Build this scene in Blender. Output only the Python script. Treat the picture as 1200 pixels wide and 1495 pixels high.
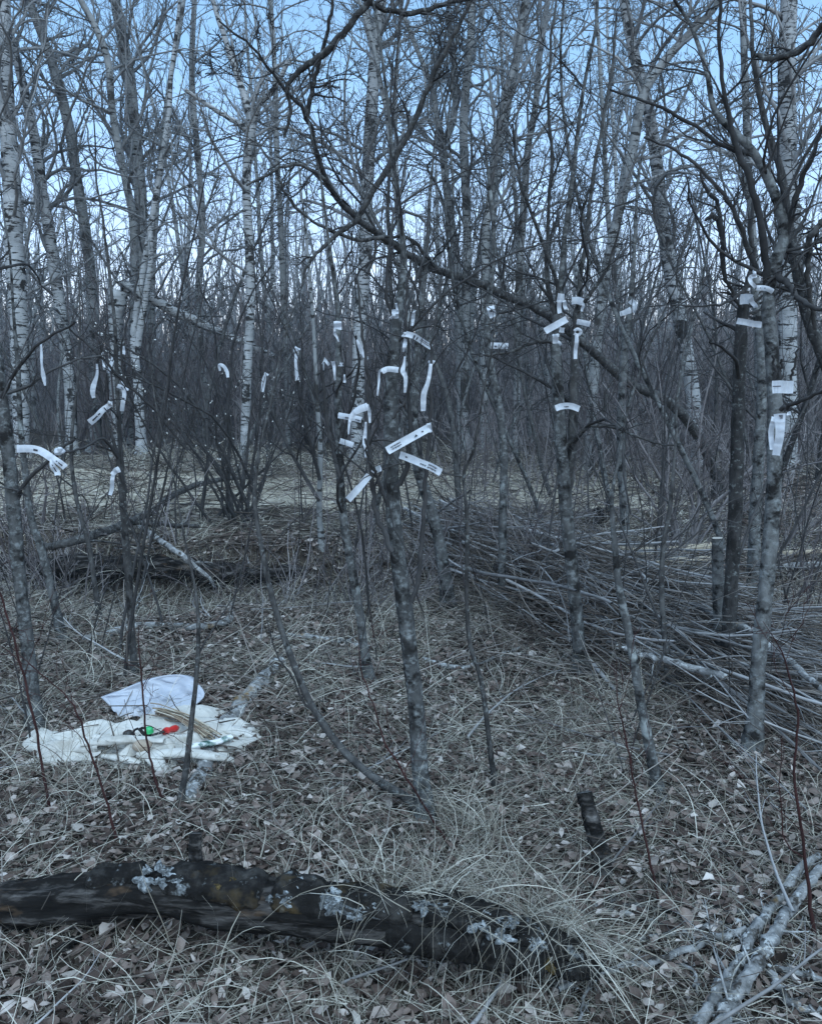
import bpy, math, random
import numpy as np
from mathutils import Vector

# ------------------------------------------------------------------ clear
for o in list(bpy.data.objects):
    bpy.data.objects.remove(o)
sc = bpy.context.scene
COL = sc.collection
rad = math.radians

# ------------------------------------------------------------------ camera
CAM = np.array([0.0, 0.0, 1.5])
PITCH = rad(8.9)
F = 1203.0
cam = bpy.data.cameras.new('camera')
cam.sensor_fit = 'HORIZONTAL'
cam.sensor_width = 36.0
cam.lens = 36.0 * F / 1200.0
cam.clip_start = 0.05
cam.clip_end = 2000
camo = bpy.data.objects.new('camera', cam)
camo.location = CAM
camo.rotation_euler = (rad(90) - PITCH, 0, 0)
COL.objects.link(camo)
sc.camera = camo

# ------------------------------------------------------------------ sky, light, exposure
SUN_EL, SUN_ROT = 60.0, 165.0
w = bpy.data.worlds.new('World')
sc.world = w
w.use_nodes = True
nt = w.node_tree
bg = nt.nodes['Background']
sky = nt.nodes.new('ShaderNodeTexSky')
sky.sky_type = 'NISHITA'
sky.sun_disc = False
sky.sun_elevation = rad(SUN_EL)
sky.sun_rotation = rad(SUN_ROT)
sky.ozone_density = 3.0
sky.dust_density = 0.6
# the sun has already set: even out the glow round it so the whole dome is soft dusk
mn = nt.nodes.new('ShaderNodeVectorMath'); mn.operation = 'MINIMUM'
mn.inputs[1].default_value = (5.5, 7.5, 9.5)
ml = nt.nodes.new('ShaderNodeVectorMath'); ml.operation = 'MULTIPLY'
ml.inputs[1].default_value = (0.98, 1.06, 1.0)
nt.links.new(sky.outputs[0], mn.inputs[0])
tcw = nt.nodes.new('ShaderNodeTexCoord'); sx = nt.nodes.new('ShaderNodeSeparateXYZ'); nt.links.new(tcw.outputs['Generated'], sx.inputs[0])
mrw = nt.nodes.new('ShaderNodeMapRange'); mrw.inputs[1].default_value = 0.02; mrw.inputs[2].default_value = 0.34; nt.links.new(sx.outputs[2], mrw.inputs[0])
tint = nt.nodes.new('ShaderNodeMix'); tint.data_type = 'RGBA'; tint.inputs[6].default_value = (1.26, 1.0, 1.04, 1); tint.inputs[7].default_value = (0.95, 1.06, 1.0, 1)
nt.links.new(mrw.outputs[0], tint.inputs[0]); nt.links.new(tint.outputs[2], ml.inputs[1])
nt.links.new(mn.outputs[0], ml.inputs[0])
nt.links.new(ml.outputs[0], bg.inputs[0])
bg.inputs[1].default_value = 0.145
sun = bpy.data.lights.new('sun', 'SUN')
sun.energy = 1.6
sun.angle = rad(80)
sun.color = (0.66, 0.85, 1.0)
suno = bpy.data.objects.new('sun', sun)
# sky rotation is clockwise from +Y seen from above
sd = Vector((math.sin(rad(SUN_ROT)) * math.cos(rad(SUN_EL)), math.cos(rad(SUN_ROT)) * math.cos(rad(SUN_EL)), math.sin(rad(SUN_EL))))
suno.rotation_euler = sd.to_track_quat('Z', 'Y').to_euler()
suno.location = (0, 0, 20)
COL.objects.link(suno)
vs = sc.view_settings
vs.view_transform = 'Standard'
vs.look = 'None'
vs.gamma = 1
vs.use_curve_mapping = False
vs.exposure = 1.0
sc.cycles.use_denoising = True
sc.cycles.denoiser = 'OPENIMAGEDENOISE'
sc.cycles.denoising_input_passes = 'RGB_ALBEDO_NORMAL'
sc.cycles.max_bounces = 5
sc.cycles.diffuse_bounces = 2
sc.cycles.volume_bounces = 0
sc.cycles.volume_step_rate = 10
sc.cycles.transparent_max_bounces = 6

# ------------------------------------------------------------------ helpers
R = np.random.default_rng(7)


def unit(v):
    return v / np.maximum(np.linalg.norm(v, axis=-1, keepdims=True), 1e-9)


def sstep(a, b, x):
    t = np.clip((x - a) / (b - a), 0, 1)
    return t * t * (3 - 2 * t)


_ns = np.random.default_rng(3)
_NW = [(_ns.normal(size=2) * s, _ns.uniform(0, 6.28), a) for s, a in
       [(.25, .05), (.35, .05), (.6, .035), (.9, .03), (1.5, .02), (2.2, .018), (3.5, .012), (5, .010), (8, .007), (11, .006)]]


def H(x, y):
    """ground height"""
    x = np.asarray(x, float); y = np.asarray(y, float)
    z = np.zeros(np.broadcast(x, y).shape)
    for k, ph, a in _NW:
        z = z + a * np.sin(k[0] * x + k[1] * y + ph)
    z = z * 0.8
    e0 = 5.95 + 0.22 * np.sin(x * 1.7 + 1) + 0.1 * np.sin(x * 4.1)
    left = 1 - sstep(-1.0, 0.5, x)
    bank = sstep(e0, e0 + .22, y) * left + sstep(5.6, 9.5, y) * (1 - left)
    hollow = np.exp(-((y - e0 + .25) / .3) ** 2) * left * -.13
    return z * (1 - .5 * sstep(7, 9, y)) + .30 * bank + hollow


def ray(x, y):
    cx = (x - 600) / F; cy = -(y - 747.5) / F
    return np.array([cx, math.cos(PITCH) + cy * math.sin(PITCH), -math.sin(PITCH) + cy * math.cos(PITCH)])


def at(x, y, D):
    d = ray(x, y)
    return CAM + d * (D / d[1])


def gnd(x, y):
    d = ray(x, y)
    t = 1.2
    while t < 60:
        p = CAM + d * t
        if p[2] < H(p[0], p[1]):
            break
        t += .02
    return CAM + d * t


def ppm(D):
    return D / F * 1.01


def catmull(P, n):
    P = np.asarray(P, float)
    m = len(P)
    Q = np.vstack([2 * P[0] - P[1], P, 2 * P[-1] - P[-2]])
    s = np.linspace(0, m - 1, n)
    i = np.minimum(s.astype(int), m - 2)
    t = (s - i)[:, None]
    a, b, c, d = Q[i], Q[i + 1], Q[i + 2], Q[i + 3]
    return .5 * (2 * b + (c - a) * t + (2 * a - 5 * b + 4 * c - d) * t * t + (3 * b - a - 3 * c + d) * t ** 3)


class Geo:
    def __init__(s):
        s.V = []; s.Q = []; s.T = []; s.A = []; s.n = 0

    def add(s, V, Q=None, T=None, a=None):
        V = np.asarray(V, float).reshape(-1, 3)
        s.V.append(V)
        if Q is not None and len(Q): s.Q.append(np.asarray(Q, int).reshape(-1, 4) + s.n)
        if T is not None and len(T): s.T.append(np.asarray(T, int).reshape(-1, 3) + s.n)
        s.A.append(np.full(len(V), .5) if a is None else np.broadcast_to(a, (len(V),)))
        s.n += len(V)

    def tubes(s, P, Rr, k=3, a=None, bump=0.0, rng=R):
        """P (N,n,3) Rr (N,n)"""
        P = np.asarray(P, float); Rr = np.asarray(Rr, float)
        N, n = P.shape[:2]
        t = unit(np.gradient(P, axis=1))
        m = np.abs(unit(P[:, -1] - P[:, 0]))
        ref = np.zeros((N, 3)); ref[np.arange(N), np.argmin(m, 1)] = 1
        u = unit(np.cross(t, ref[:, None, :])); v = np.cross(t, u)
        an = np.arange(k) * 2 * math.pi / k
        c, sn = np.cos(an), np.sin(an)
        rr = Rr[:, :, None] * np.ones(k)
        if bump:
            rr = rr * (1 + bump * rng.normal(size=rr.shape))
        V = P[:, :, None, :] + rr[..., None] * (u[:, :, None, :] * c[:, None] + v[:, :, None, :] * sn[:, None])
        i = np.arange(n - 1)[:, None] * k; j = np.arange(k)[None, :]; j2 = (j + 1) % k
        q = np.stack([i + j, i + j2, i + k + j2, i + k + j], -1).reshape(-1, 4)
        Q = (q[None] + (np.arange(N) * n * k)[:, None, None]).reshape(-1, 4)
        if a is not None:
            a = np.repeat(np.asarray(a, float), n * k)
        s.add(V.reshape(-1, 3), Q, a=a)

    def tube(s, P, Rr, k=8, bump=0.0, cap=False, a=None):
        P = np.asarray(P, float); Rr = np.asarray(Rr, float)
        s.tubes(P[None], Rr[None], k, a=None if a is None else [a], bump=bump)
        if cap:
            base = s.n - len(P) * k
            for st, c in ((base, P[0]), (base + (len(P) - 1) * k, P[-1])):
                s.add([c])
                ci = s.n - 1
                s.T.append(np.array([[ci, st + j, st + (j + 1) % k] for j in range(k)]))

    def build(s, name, mat, parent=None, origin=None, smooth=True, link=True):
        V = np.vstack(s.V)
        if origin is not None: V = V - np.asarray(origin)
        me = bpy.data.meshes.new(name)
        me.vertices.add(len(V)); me.vertices.foreach_set('co', V.astype(np.float32).ravel())
        idx = []; st = []; p = 0
        if s.Q:
            q = np.vstack(s.Q); idx.append(q.ravel()); st.append(np.arange(len(q)) * 4); p = len(q) * 4
        if s.T:
            t = np.vstack(s.T); idx.append(t.ravel()); st.append(p + np.arange(len(t)) * 3)
        idx = np.concatenate(idx).astype(np.int32); st = np.concatenate(st).astype(np.int32)
        me.loops.add(len(idx)); me.loops.foreach_set('vertex_index', idx)
        me.polygons.add(len(st)); me.polygons.foreach_set('loop_start', st)
        at_ = me.attributes.new('rnd', 'FLOAT', 'POINT')
        at_.data.foreach_set('value', np.concatenate(s.A).astype(np.float32))
        me.update(calc_edges=True)
        if smooth:
            me.polygons.foreach_set('use_smooth', np.ones(len(st), bool))
        me.materials.append(mat)
        if not link: return me
        return put(name, me, parent)


def put(name, me, parent=None, loc=None, rot=None, scale=None):
    o = bpy.data.objects.new(name, me)
    COL.objects.link(o)
    if parent is not None: o.parent = parent
    if loc is not None: o.location = loc
    if rot is not None: o.rotation_euler = rot
    if scale is not None: o.scale = scale
    return o


def tag(o, label=None, cat=None, group=None, kind=None):
    if label: o['label'] = label
    if cat: o['category'] = cat
    if group: o['group'] = group
    if kind: o['kind'] = kind
    return o


def thing(name, loc, label, cat, group=None):
    o = put(name, None, loc=loc)
    o.empty_display_size = .1
    return tag(o, label, cat, group)


def copy_tree(root, loc, rz, s, label=None):
    c = root.copy(); COL.objects.link(c)
    c.location = loc; c.rotation_euler = (0, 0, rz); c.scale = (s, s, s)
    if label: c['label'] = label
    for ch in root.children:
        d = ch.copy(); COL.objects.link(d); d.parent = c
    return c


# ------------------------------------------------------------------ materials
def mat(name, stops, scale=6, stretch=(1, 1, 1), detail=6, rough=.85, bump=.0, bdist=.01, rnd=0.0, second=None, transl=0, spec=.06, obrnd=0.0):
    """noise ramp material; second=(colour, scale, lo, hi, stretch): thresholded overlay spots; rnd: weight of the rnd attribute in the ramp"""
    m = bpy.data.materials.new(name); m.use_nodes = True
    n = m.node_tree.nodes; L = m.node_tree.links
    b = n['Principled BSDF']
    b.inputs['Roughness'].default_value = rough
    b.inputs['Specular IOR Level'].default_value = spec
    tc = n.new('ShaderNodeTexCoord')

    def noise(sc_, st, det):
        mp = n.new('ShaderNodeMapping'); mp.inputs['Scale'].default_value = st
        L.new(tc.outputs['Object'], mp.inputs[0])
        ob = n.new('ShaderNodeObjectInfo'); mu = n.new('ShaderNodeMath'); mu.operation = 'MULTIPLY'; mu.inputs[1].default_value = 43.0
        L.new(ob.outputs['Random'], mu.inputs[0]); L.new(mu.outputs[0], mp.inputs['Location'])
        nz = n.new('ShaderNodeTexNoise'); nz.inputs['Scale'].default_value = sc_; nz.inputs['Detail'].default_value = det
        nz.inputs['Roughness'].default_value = .65
        L.new(mp.outputs[0], nz.inputs[0])
        return nz.outputs[0]
    f = noise(scale, stretch, detail)
    fac = f
    if rnd:
        a = n.new('ShaderNodeAttribute'); a.attribute_name = 'rnd'
        mx = n.new('ShaderNodeMix'); mx.inputs[0].default_value = rnd
        L.new(f, mx.inputs[2]); L.new(a.outputs['Fac'], mx.inputs[3]); fac = mx.outputs[0]
    if obrnd:
        oi = n.new('ShaderNodeObjectInfo')
        mx = n.new('ShaderNodeMix'); mx.inputs[0].default_value = obrnd
        L.new(fac, mx.inputs[2]); L.new(oi.outputs['Random'], mx.inputs[3]); fac = mx.outputs[0]
    cr = n.new('ShaderNodeValToRGB')
    e = cr.color_ramp.elements
    while len(e) < len(stops): e.new(.5)
    for el, (p, c) in zip(e, stops):
        el.position = p; el.color = (*c, 1)
    L.new(fac, cr.inputs[0]); col = cr.outputs[0]
    for sec in (second or []):
        c2, s2, lo, hi, st2 = sec
        nz = noise(s2, st2, 4)
        mr = n.new('ShaderNodeMapRange'); mr.inputs[1].default_value = lo; mr.inputs[2].default_value = hi
        L.new(nz, mr.inputs[0])
        mx = n.new('ShaderNodeMix'); mx.data_type = 'RGBA'
        L.new(mr.outputs[0], mx.inputs[0]); L.new(col, mx.inputs[6]); mx.inputs[7].default_value = (*c2, 1)
        col = mx.outputs[2]
    L.new(col, b.inputs['Base Color'])
    if bump:
        bp = n.new('ShaderNodeBump'); bp.inputs['Strength'].default_value = bump; bp.inputs['Distance'].default_value = bdist
        L.new(f, bp.inputs['Height']); L.new(bp.outputs[0], b.inputs['Normal'])
    if transl:
        tr = n.new('ShaderNodeBsdfTranslucent'); L.new(col, tr.inputs[0])
        ms = n.new('ShaderNodeMixShader'); ms.inputs[0].default_value = transl
        L.new(b.outputs[0], ms.inputs[1]); L.new(tr.outputs[0], ms.inputs[2])
        L.new(ms.outputs[0], n['Material Output'].inputs[0])
    return m


M = {}
M['soil'] = mat('soil', [(.25, (.015, .012, .010)), (.5, (.05, .041, .033)), (.75, (.12, .10, .08))], 9, detail=10, bump=.6, bdist=.02)
M['leaf'] = mat('dead_leaf', [(.2, (.03, .022, .018)), (.42, (.10, .073, .062)), (.6, (.24, .188, .16)), (.82, (.60, .54, .49))], 14, rnd=.72, rough=.7, transl=.12)
M['leafo'] = mat('dead_leaf_single', [(.15, (.05, .038, .03)), (.4, (.13, .10, .082)), (.65, (.22, .185, .16)), (.9, (.46, .43, .39))], 14, obrnd=.7, rough=.65, transl=.12)
M['grass'] = mat('dry_grass', [(.15, (.07, .06, .047)), (.45, (.25, .225, .18)), (.8, (.66, .63, .54))], 3, rnd=.75, rough=.7, transl=.2)
M['twig'] = mat('ground_twig', [(.1, (.035, .028, .024)), (.5, (.12, .10, .085)), (.95, (.34, .31, .28))], 8, rnd=.7)
M['birch'] = mat('birch_bark', [(.3, (.21, .216, .214)), (.55, (.35, .357, .355)), (.8, (.50, .507, .505))], 3, (1, 1, 2), bump=.3,
                 second=[((.035, .032, .03), 5, .54, .58, (1, 1, 6)), ((.03, .028, .026), 2.6, .56, .61, (1.2, 1.2, 1.6))])
M['aspen'] = mat('aspen_bark', [(.3, (.15, .156, .152)), (.55, (.25, .257, .252)), (.8, (.38, .387, .38))], 3, (1, 1, 1.5), bump=.3,
                 second=[((.035, .033, .03), 5, .55, .60, (1, 1, 4)), ((.045, .042, .038), 2, .55, .63, (1, 1, 1))])
M['bark'] = mat('dark_bark', [(.3, (.018, .0175, .017)), (.5, (.05, .048, .046)), (.75, (.12, .118, .112))], 26, (1, 1, .6), bump=.8, bdist=.006, obrnd=.15,
                second=[((.17, .18, .175), 40, .56, .70, (1, 1, 1.3)), ((.02, .019, .018), 16, .56, .64, (1, 1, .5))])
M['lichbark'] = mat('lichen_bark', [(.3, (.035, .035, .034)), (.5, (.085, .085, .082)), (.75, (.18, .184, .178))], 24, (1, 1, .6), bump=.8, bdist=.006, obrnd=.2,
                    second=[((.20, .212, .208), 34, .50, .68, (1, 1, 1.3)), ((.018, .017, .016), 13, .50, .62, (1, 1, 1.2)), ((.27, .29, .28), 9, .62, .72, (1, 1, .8))])
M['branch'] = mat('branch', [(.3, (.022, .0212, .021)), (.55, (.055, .053, .052)), (.85, (.12, .118, .116))], 12, obrnd=.2)
M['branchg'] = mat('grey_branch', [(.3, (.11, .112, .112)), (.55, (.20, .202, .20)), (.85, (.33, .332, .33))], 10, obrnd=.3)
M['red'] = mat('red_stem', [(.3, (.026, .013, .0125)), (.6, (.052, .024, .022)), (.9, (.09, .05, .044))], 10, rough=.6)
M['shrub'] = mat('shrub_stem', [(.3, (.08, .07, .07)), (.55, (.17, .155, .153)), (.85, (.33, .31, .305))], 8, obrnd=.45)
M['far'] = mat('far_stem', [(.3, (.11, .11, .112)), (.55, (.20, .20, .20)), (.85, (.36, .36, .36))], 2, rnd=.5)
M['bud'] = mat('catkin', [(.3, (.6, .6, .56)), (.7, (.75, .75, .72))], 8)
M['catk'] = mat('aspen_catkin', [(.3, (.09, .085, .075)), (.7, (.17, .165, .145))], 8)
M['stick'] = mat('brush_stick', [(.25, (.10, .095, .092)), (.5, (.24, .235, .23)), (.8, (.44, .43, .42))], 9, (1, 1, 1), obrnd=.45, bump=.3)
M['palelog'] = mat('pale_fallen_wood', [(.3, (.08, .08, .077)), (.5, (.22, .22, .215)), (.7, (.42, .42, .41))], 22, detail=10, bump=1.0,
                   second=[((.05, .045, .04), 14, .54, .60, (1, 1, 1)), ((.42, .43, .42), 30, .58, .62, (1, 1, 1)), ((.20, .13, .06), 5, .62, .70, (1, 1, 1))])
M['cutwood'] = mat('split_wood', [(.3, (.30, .24, .17)), (.6, (.52, .45, .34)), (.85, (.68, .62, .50))], 6, (1, 6, 6), bump=.3)
M['endwood'] = mat('cut_face', [(.3, (.38, .34, .28)), (.7, (.6, .56, .48))], 20)
M['rot'] = mat('rotten_log', [(.3, (.004, .0038, .0036)), (.5, (.014, .013, .012)), (.62, (.075, .069, .064)), (.8, (.27, .258, .245))], 5, (1, 7, 7), detail=9, bump=.9, bdist=.012,
               second=[((.015, .014, .013), 2.6, .52, .66, (1, 1.5, 1.5)), ((.10, .065, .04), 4, .60, .76, (1, 3, 3))])
M['barkslab'] = mat('log_bark', [(.25, (.004, .0037, .0034)), (.5, (.015, .014, .013)), (.8, (.07, .066, .06))], 18, detail=9, bump=1, bdist=.012,
                    second=[((.22, .235, .235), 20, .60, .72, (1, 1, 1)), ((.07, .05, .025), 7, .58, .74, (1, 1, 1))])
M['lichen'] = mat('lichen', [(.36, (.03, .03, .03)), (.5, (.14, .152, .156)), (.66, (.46, .49, .50))], 75, rnd=.12, bump=1.0, bdist=.006)
M['moss'] = mat('ochre_moss', [(.35, (.03, .024, .012)), (.5, (.09, .065, .028)), (.7, (.22, .155, .06))], 60, bump=.8, bdist=.004)
M['tape'] = mat('white_tape', [(.3, (.52, .55, .59)), (.7, (.70, .72, .74))], 40, rough=.4, transl=.25, spec=.4, bump=.25, bdist=.003)
M['ink'] = mat('black_ink', [(.3, (.03, .03, .035)), (.7, (.07, .07, .08))], 60)
M['inkg'] = mat('grey_ink', [(.3, (.16, .17, .19)), (.7, (.28, .29, .31))], 60)
M['cloth'] = mat('white_cloth', [(.3, (.48, .46, .41)), (.7, (.66, .64, .585))], 5, rough=.95, bump=.25, bdist=.01, transl=.08,
                 second=[((.30, .27, .22), 7, .55, .75, (1, 1, 1)), ((.20, .17, .14), 22, .62, .70, (1, 1, 1))])
M['print'] = mat('green_print_cloth', [(.42, (.05, .10, .085)), (.5, (.25, .33, .30)), (.58, (.72, .72, .69))], 22, rough=.95)
M['plastic'] = mat('plastic_bag', [(.3, (.58, .61, .67)), (.7, (.70, .73, .78))], 3, rough=.25, bump=.0, bdist=.03, transl=.3, spec=.5, detail=2)
_n = M['plastic'].node_tree; _o = _n.nodes['Material Output']; _t = _n.nodes.new('ShaderNodeBsdfTransparent'); _m = _n.nodes.new('ShaderNodeMixShader')
_m.inputs[0].default_value = .16; _n.links.new(_o.inputs[0].links[0].from_socket, _m.inputs[1]); _n.links.new(_t.outputs[0], _m.inputs[2]); _n.links.new(_m.outputs[0], _o.inputs[0])
M['redp'] = mat('red_plastic', [(.3, (.55, .02, .02)), (.7, (.75, .04, .035))], 20, rough=.35, spec=.5)
M['greenp'] = mat('green_plastic', [(.3, (.02, .32, .10)), (.7, (.05, .48, .17))], 20, rough=.35, spec=.5)
M['black'] = mat('black_cord', [(.3, (.010, .010, .011)), (.7, (.03, .03, .03))], 20)
M['stone'] = mat('tan_stone', [(.3, (.24, .19, .14)), (.7, (.40, .33, .26))], 12, bump=.4)
M['straw'] = mat('dried_stems', [(.2, (.16, .11, .08)), (.5, (.34, .28, .20)), (.8, (.55, .50, .40))], 8, rnd=.6)


# ------------------------------------------------------------------ branching
def grow(P0, D0, L, R0, n, wob=.15, up=.1, tip=.25, rng=R):
    N = len(P0)
    P = np.zeros((N, n, 3)); P[:, 0] = P0
    d = unit(D0); st = (L / (n - 1))[:, None]
    bend = rng.normal(size=(N, 3)) * wob * .6
    for i in range(1, n):
        d = d + rng.normal(size=(N, 3)) * wob + bend
        d[:, 2] += up
        d = unit(d)
        P[:, i] = P[:, i - 1] + d * st
    Rr = R0[:, None] * np.linspace(1, tip, n)[None]
    return P, Rr


def sprout(P, Rr, Lp, k, t0, t1, ang, lf, rf, rng=R, rmin=.0015, taper=.6):
    N, n = P.shape[:2]
    t = rng.uniform(t0, t1, (N, k))
    s = t * (n - 1); i = np.minimum(s.astype(int), n - 2); f = (s - i)[..., None]
    ar = np.arange(N)[:, None]
    p = P[ar, i] * (1 - f) + P[ar, i + 1] * f
    d = unit(P[ar, i + 1] - P[ar, i])
    r = Rr[ar, i] * (1 - f[..., 0]) + Rr[ar, i + 1] * f[..., 0]
    rn = rng.normal(size=(N, k, 3))
    perp = unit(rn - (rn * d).sum(-1, keepdims=True) * d)
    a = rng.normal(ang, .22, (N, k))[..., None]
    d2 = d * np.cos(a) + perp * np.sin(a)
    L = (Lp[:, None] * lf * (1 - taper * t) * rng.uniform(.5, 1.3, (N, k)))
    return p.reshape(-1, 3), d2.reshape(-1, 3), L.ravel(), np.maximum(r * rf * rng.uniform(.7, 1.1, r.shape), rmin).ravel()


def crown(geo, P, Rr, Lp, counts, t0=.3, t1=.98, ang=.85, lf=.3, rmin=.0025, up=.06, wob=.16, sides=(5, 4, 3, 3), npts=(9, 7, 5, 4), rng=R, catkin=None, lfs=None, r0=.45):
    """P (N,n,3) trunks"""
    for lv, k in enumerate(counts):
        p, d, L, r = sprout(P, Rr, Lp, k, t0 if lv == 0 else .15, t1, ang if lv == 0 else ang * .85,
                            lf if lv == 0 else (lfs or .5), r0 if lv == 0 else .6, rng, rmin)
        if lv == 0:
            r = np.minimum(r, .03)
        P, Rr = grow(p, d, L, r, npts[lv], wob, up, .35, rng)
        Rr = np.maximum(Rr, rmin * .8)
        Lp = L
        geo.tubes(P, Rr, sides[lv])
    if catkin is not None:
        g, prob, ln = catkin
        N, n = P.shape[:2]
        m = rng.random((N, n)) < prob
        q = P[m]
        K = len(q)
        e = q + np.c_[rng.normal(size=(K, 2)) * ln * .35, -ln * rng.uniform(.5, 1.2, K)]
        g.tubes(np.stack([q, (q + e) / 2, e], 1), np.tile([ln * .06, ln * .13, ln * .04], (K, 1)), 3)
    return P


def px_path(path, D0, D1=None, n=None, jit=0.0):
    """pixel path (x, y, w) -> world points, radii. D0 depth at first (base), D1 at last (top)"""
    path = np.array(path, float)
    D1 = D0 if D1 is None else D1
    s = np.r_[0, np.cumsum(np.hypot(*np.diff(path[:, :2], axis=0).T))]; s /= s[-1]
    Dd = D0 + (D1 - D0) * s
    P = np.array([at(a, b, d) for (a, b, _), d in zip(path, Dd)])
    Wd = path[:, 2] * .5 * ppm(Dd)
    n = n or max(6, len(path) * 4)
    q = catmull(np.c_[P, Wd], n)
    if jit:
        q[1:-1, :3] += R.normal(size=(n - 2, 3)) * jit
    return q[:, :3], np.maximum(q[:, 3], .0012)


# ------------------------------------------------------------------ ground (one sheet)
def spaced(a, b, c0, c1, fine, grow_):
    xs = list(np.arange(c0, c1, fine)); s = fine; x = c1
    while x < b: xs.append(x); s *= grow_; x += s
    xs.append(b); s = fine; x = c0 - fine
    lo = []
    while x > a: lo.append(x); s *= grow_; x -= s
    lo.append(a)
    return np.array(lo[::-1] + xs)


gx = spaced(-300, 300, -5, 5, .06, 1.18)
gy = spaced(-60, 500, .6, 11, .055, 1.18)
X, Y = np.meshgrid(gx, gy)
Z = H(X, Y)
far = np.maximum(np.abs(X) - 8, 0) + np.maximum(Y - 14, 0)
g = Geo()
nx, ny = len(gx), len(gy)
i = (np.arange(ny - 1)[:, None] * nx + np.arange(nx - 1)[None]).ravel()
g.add(np.stack([X, Y, Z], -1), np.stack([i, i + 1, i + nx + 1, i + nx], -1))
ground = g.build('ground', M['soil'])
tag(ground, 'brown woodland ground under leaf litter and dry grass', None, None, 'structure')

# ------------------------------------------------------------------ leaf litter
LB = np.array([[-.5, 0, 0], [-.18, .30, .0], [.22, .27, 0], [.5, 0, 0], [.22, -.27, 0], [-.18, -.30, 0], [-.05, 0, 0], [.2, 0, 0]])
LQ = [[0, 6, 1, 1], [6, 7, 2, 1]]
LT = [[0, 6, 1], [0, 5, 6], [7, 3, 2], [7, 4, 3]]
LQ = [[6, 7, 2, 1], [5, 4, 7, 6]]


def leaf_verts(N, size, rng, flat=.24):
    V = np.tile(LB, (N, 1, 1)) * size[:, None, None]
    V[..., 1] *= rng.uniform(.35, 1.15, (N, 1))
    V[..., 2] += np.abs(V[..., 1]) * rng.normal(.25, .35, (N, 1)) + (V[..., 0] ** 2) / size[:, None] * rng.normal(.3, .7, (N, 1))
    V += rng.normal(size=V.shape) * size[:, None, None] * .03
    eu = np.c_[rng.normal(0, flat, (N, 2)), rng.uniform(0, 6.28, N)]
    ca, sa = np.cos(eu), np.sin(eu)
    y = V[..., 1] * ca[:, :1] - V[..., 2] * sa[:, :1]; z = V[..., 1] * sa[:, :1] + V[..., 2] * ca[:, :1]
    V[..., 1], V[..., 2] = y, z
    x = V[..., 0] * ca[:, 1:2] + V[..., 2] * sa[:, 1:2]; z = -V[..., 0] * sa[:, 1:2] + V[..., 2] * ca[:, 1:2]
    V[..., 0], V[..., 2] = x, z
    x = V[..., 0] * ca[:, 2:] - V[..., 1] * sa[:, 2:]; y = V[..., 0] * sa[:, 2:] + V[..., 1] * ca[:, 2:]
    V[..., 0], V[..., 1] = x, y
    return V


def wedge(N, d0, d1, rng, m=.62, p=1.0):
    """random ground points in the view wedge"""
    u = rng.random(N)
    D = (d0 ** (p + 1) + u * (d1 ** (p + 1) - d0 ** (p + 1))) ** (1 / (p + 1))
    x = rng.uniform(-1, 1, N) * (D * m + .35)
    return x, D


def patch(x, y, f, ph=0):
    return .5 + .25 * np.sin(f * x + ph + 1.3 * np.sin(f * .7 * y)) + .25 * np.sin(f * 1.3 * y + 2 * ph + 1.1 * np.sin(f * .9 * x + ph))


rng = np.random.default_rng(11)
g = Geo()
for N, d0, d1, s0 in ((30000, 1.3, 3.6, .033), (30000, 3.4, 6.2, .038), (18000, 5.8, 11, .05)):
    x, y = wedge(N, d0, d1, rng)
    kp = ~((y > 6.6) & (x < 2.5) & (rng.random(N) < .9))     # the clearing is bare of leaves
    x, y = x[kp], y[kp]; N = len(x)
    size = s0 * (.55 + 1.5 * rng.beta(1.3, 2.6, N))
    V = leaf_verts(N, size, rng)
    V += np.stack([x, y, H(x, y) + rng.uniform(.002, .03, N)], -1)[:, None]
    off = np.arange(N)[:, None, None] * 8
    g.add(V, (np.array(LQ)[None] + off).reshape(-1, 4), (np.array(LT)[None] + off).reshape(-1, 3), a=np.repeat(rng.beta(2, 2.4, N), 8))
lit = g.build('leaf_litter', M['leaf'], ground, smooth=False)
tag(lit, kind='stuff')
# 300 single leaves that show largest
lm = []
for k in range(8):
    g = Geo(); V = leaf_verts(1, np.array([1.0]), rng, .12)
    g.add(V, LQ, LT); lm.append(g.build('leaf', M['leafo'], smooth=False, link=False))
x, y = wedge(300, 1.45, 4.0, rng, .5)
for k in range(300):
    put('leaf', lm[k % 8], ground, (x[k], y[k], float(H(x[k], y[k])) + .028), (rng.normal(0, .3), rng.normal(0, .3), rng.uniform(0, 6.28)), [rng.uniform(.036, .06)] * 3)


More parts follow.
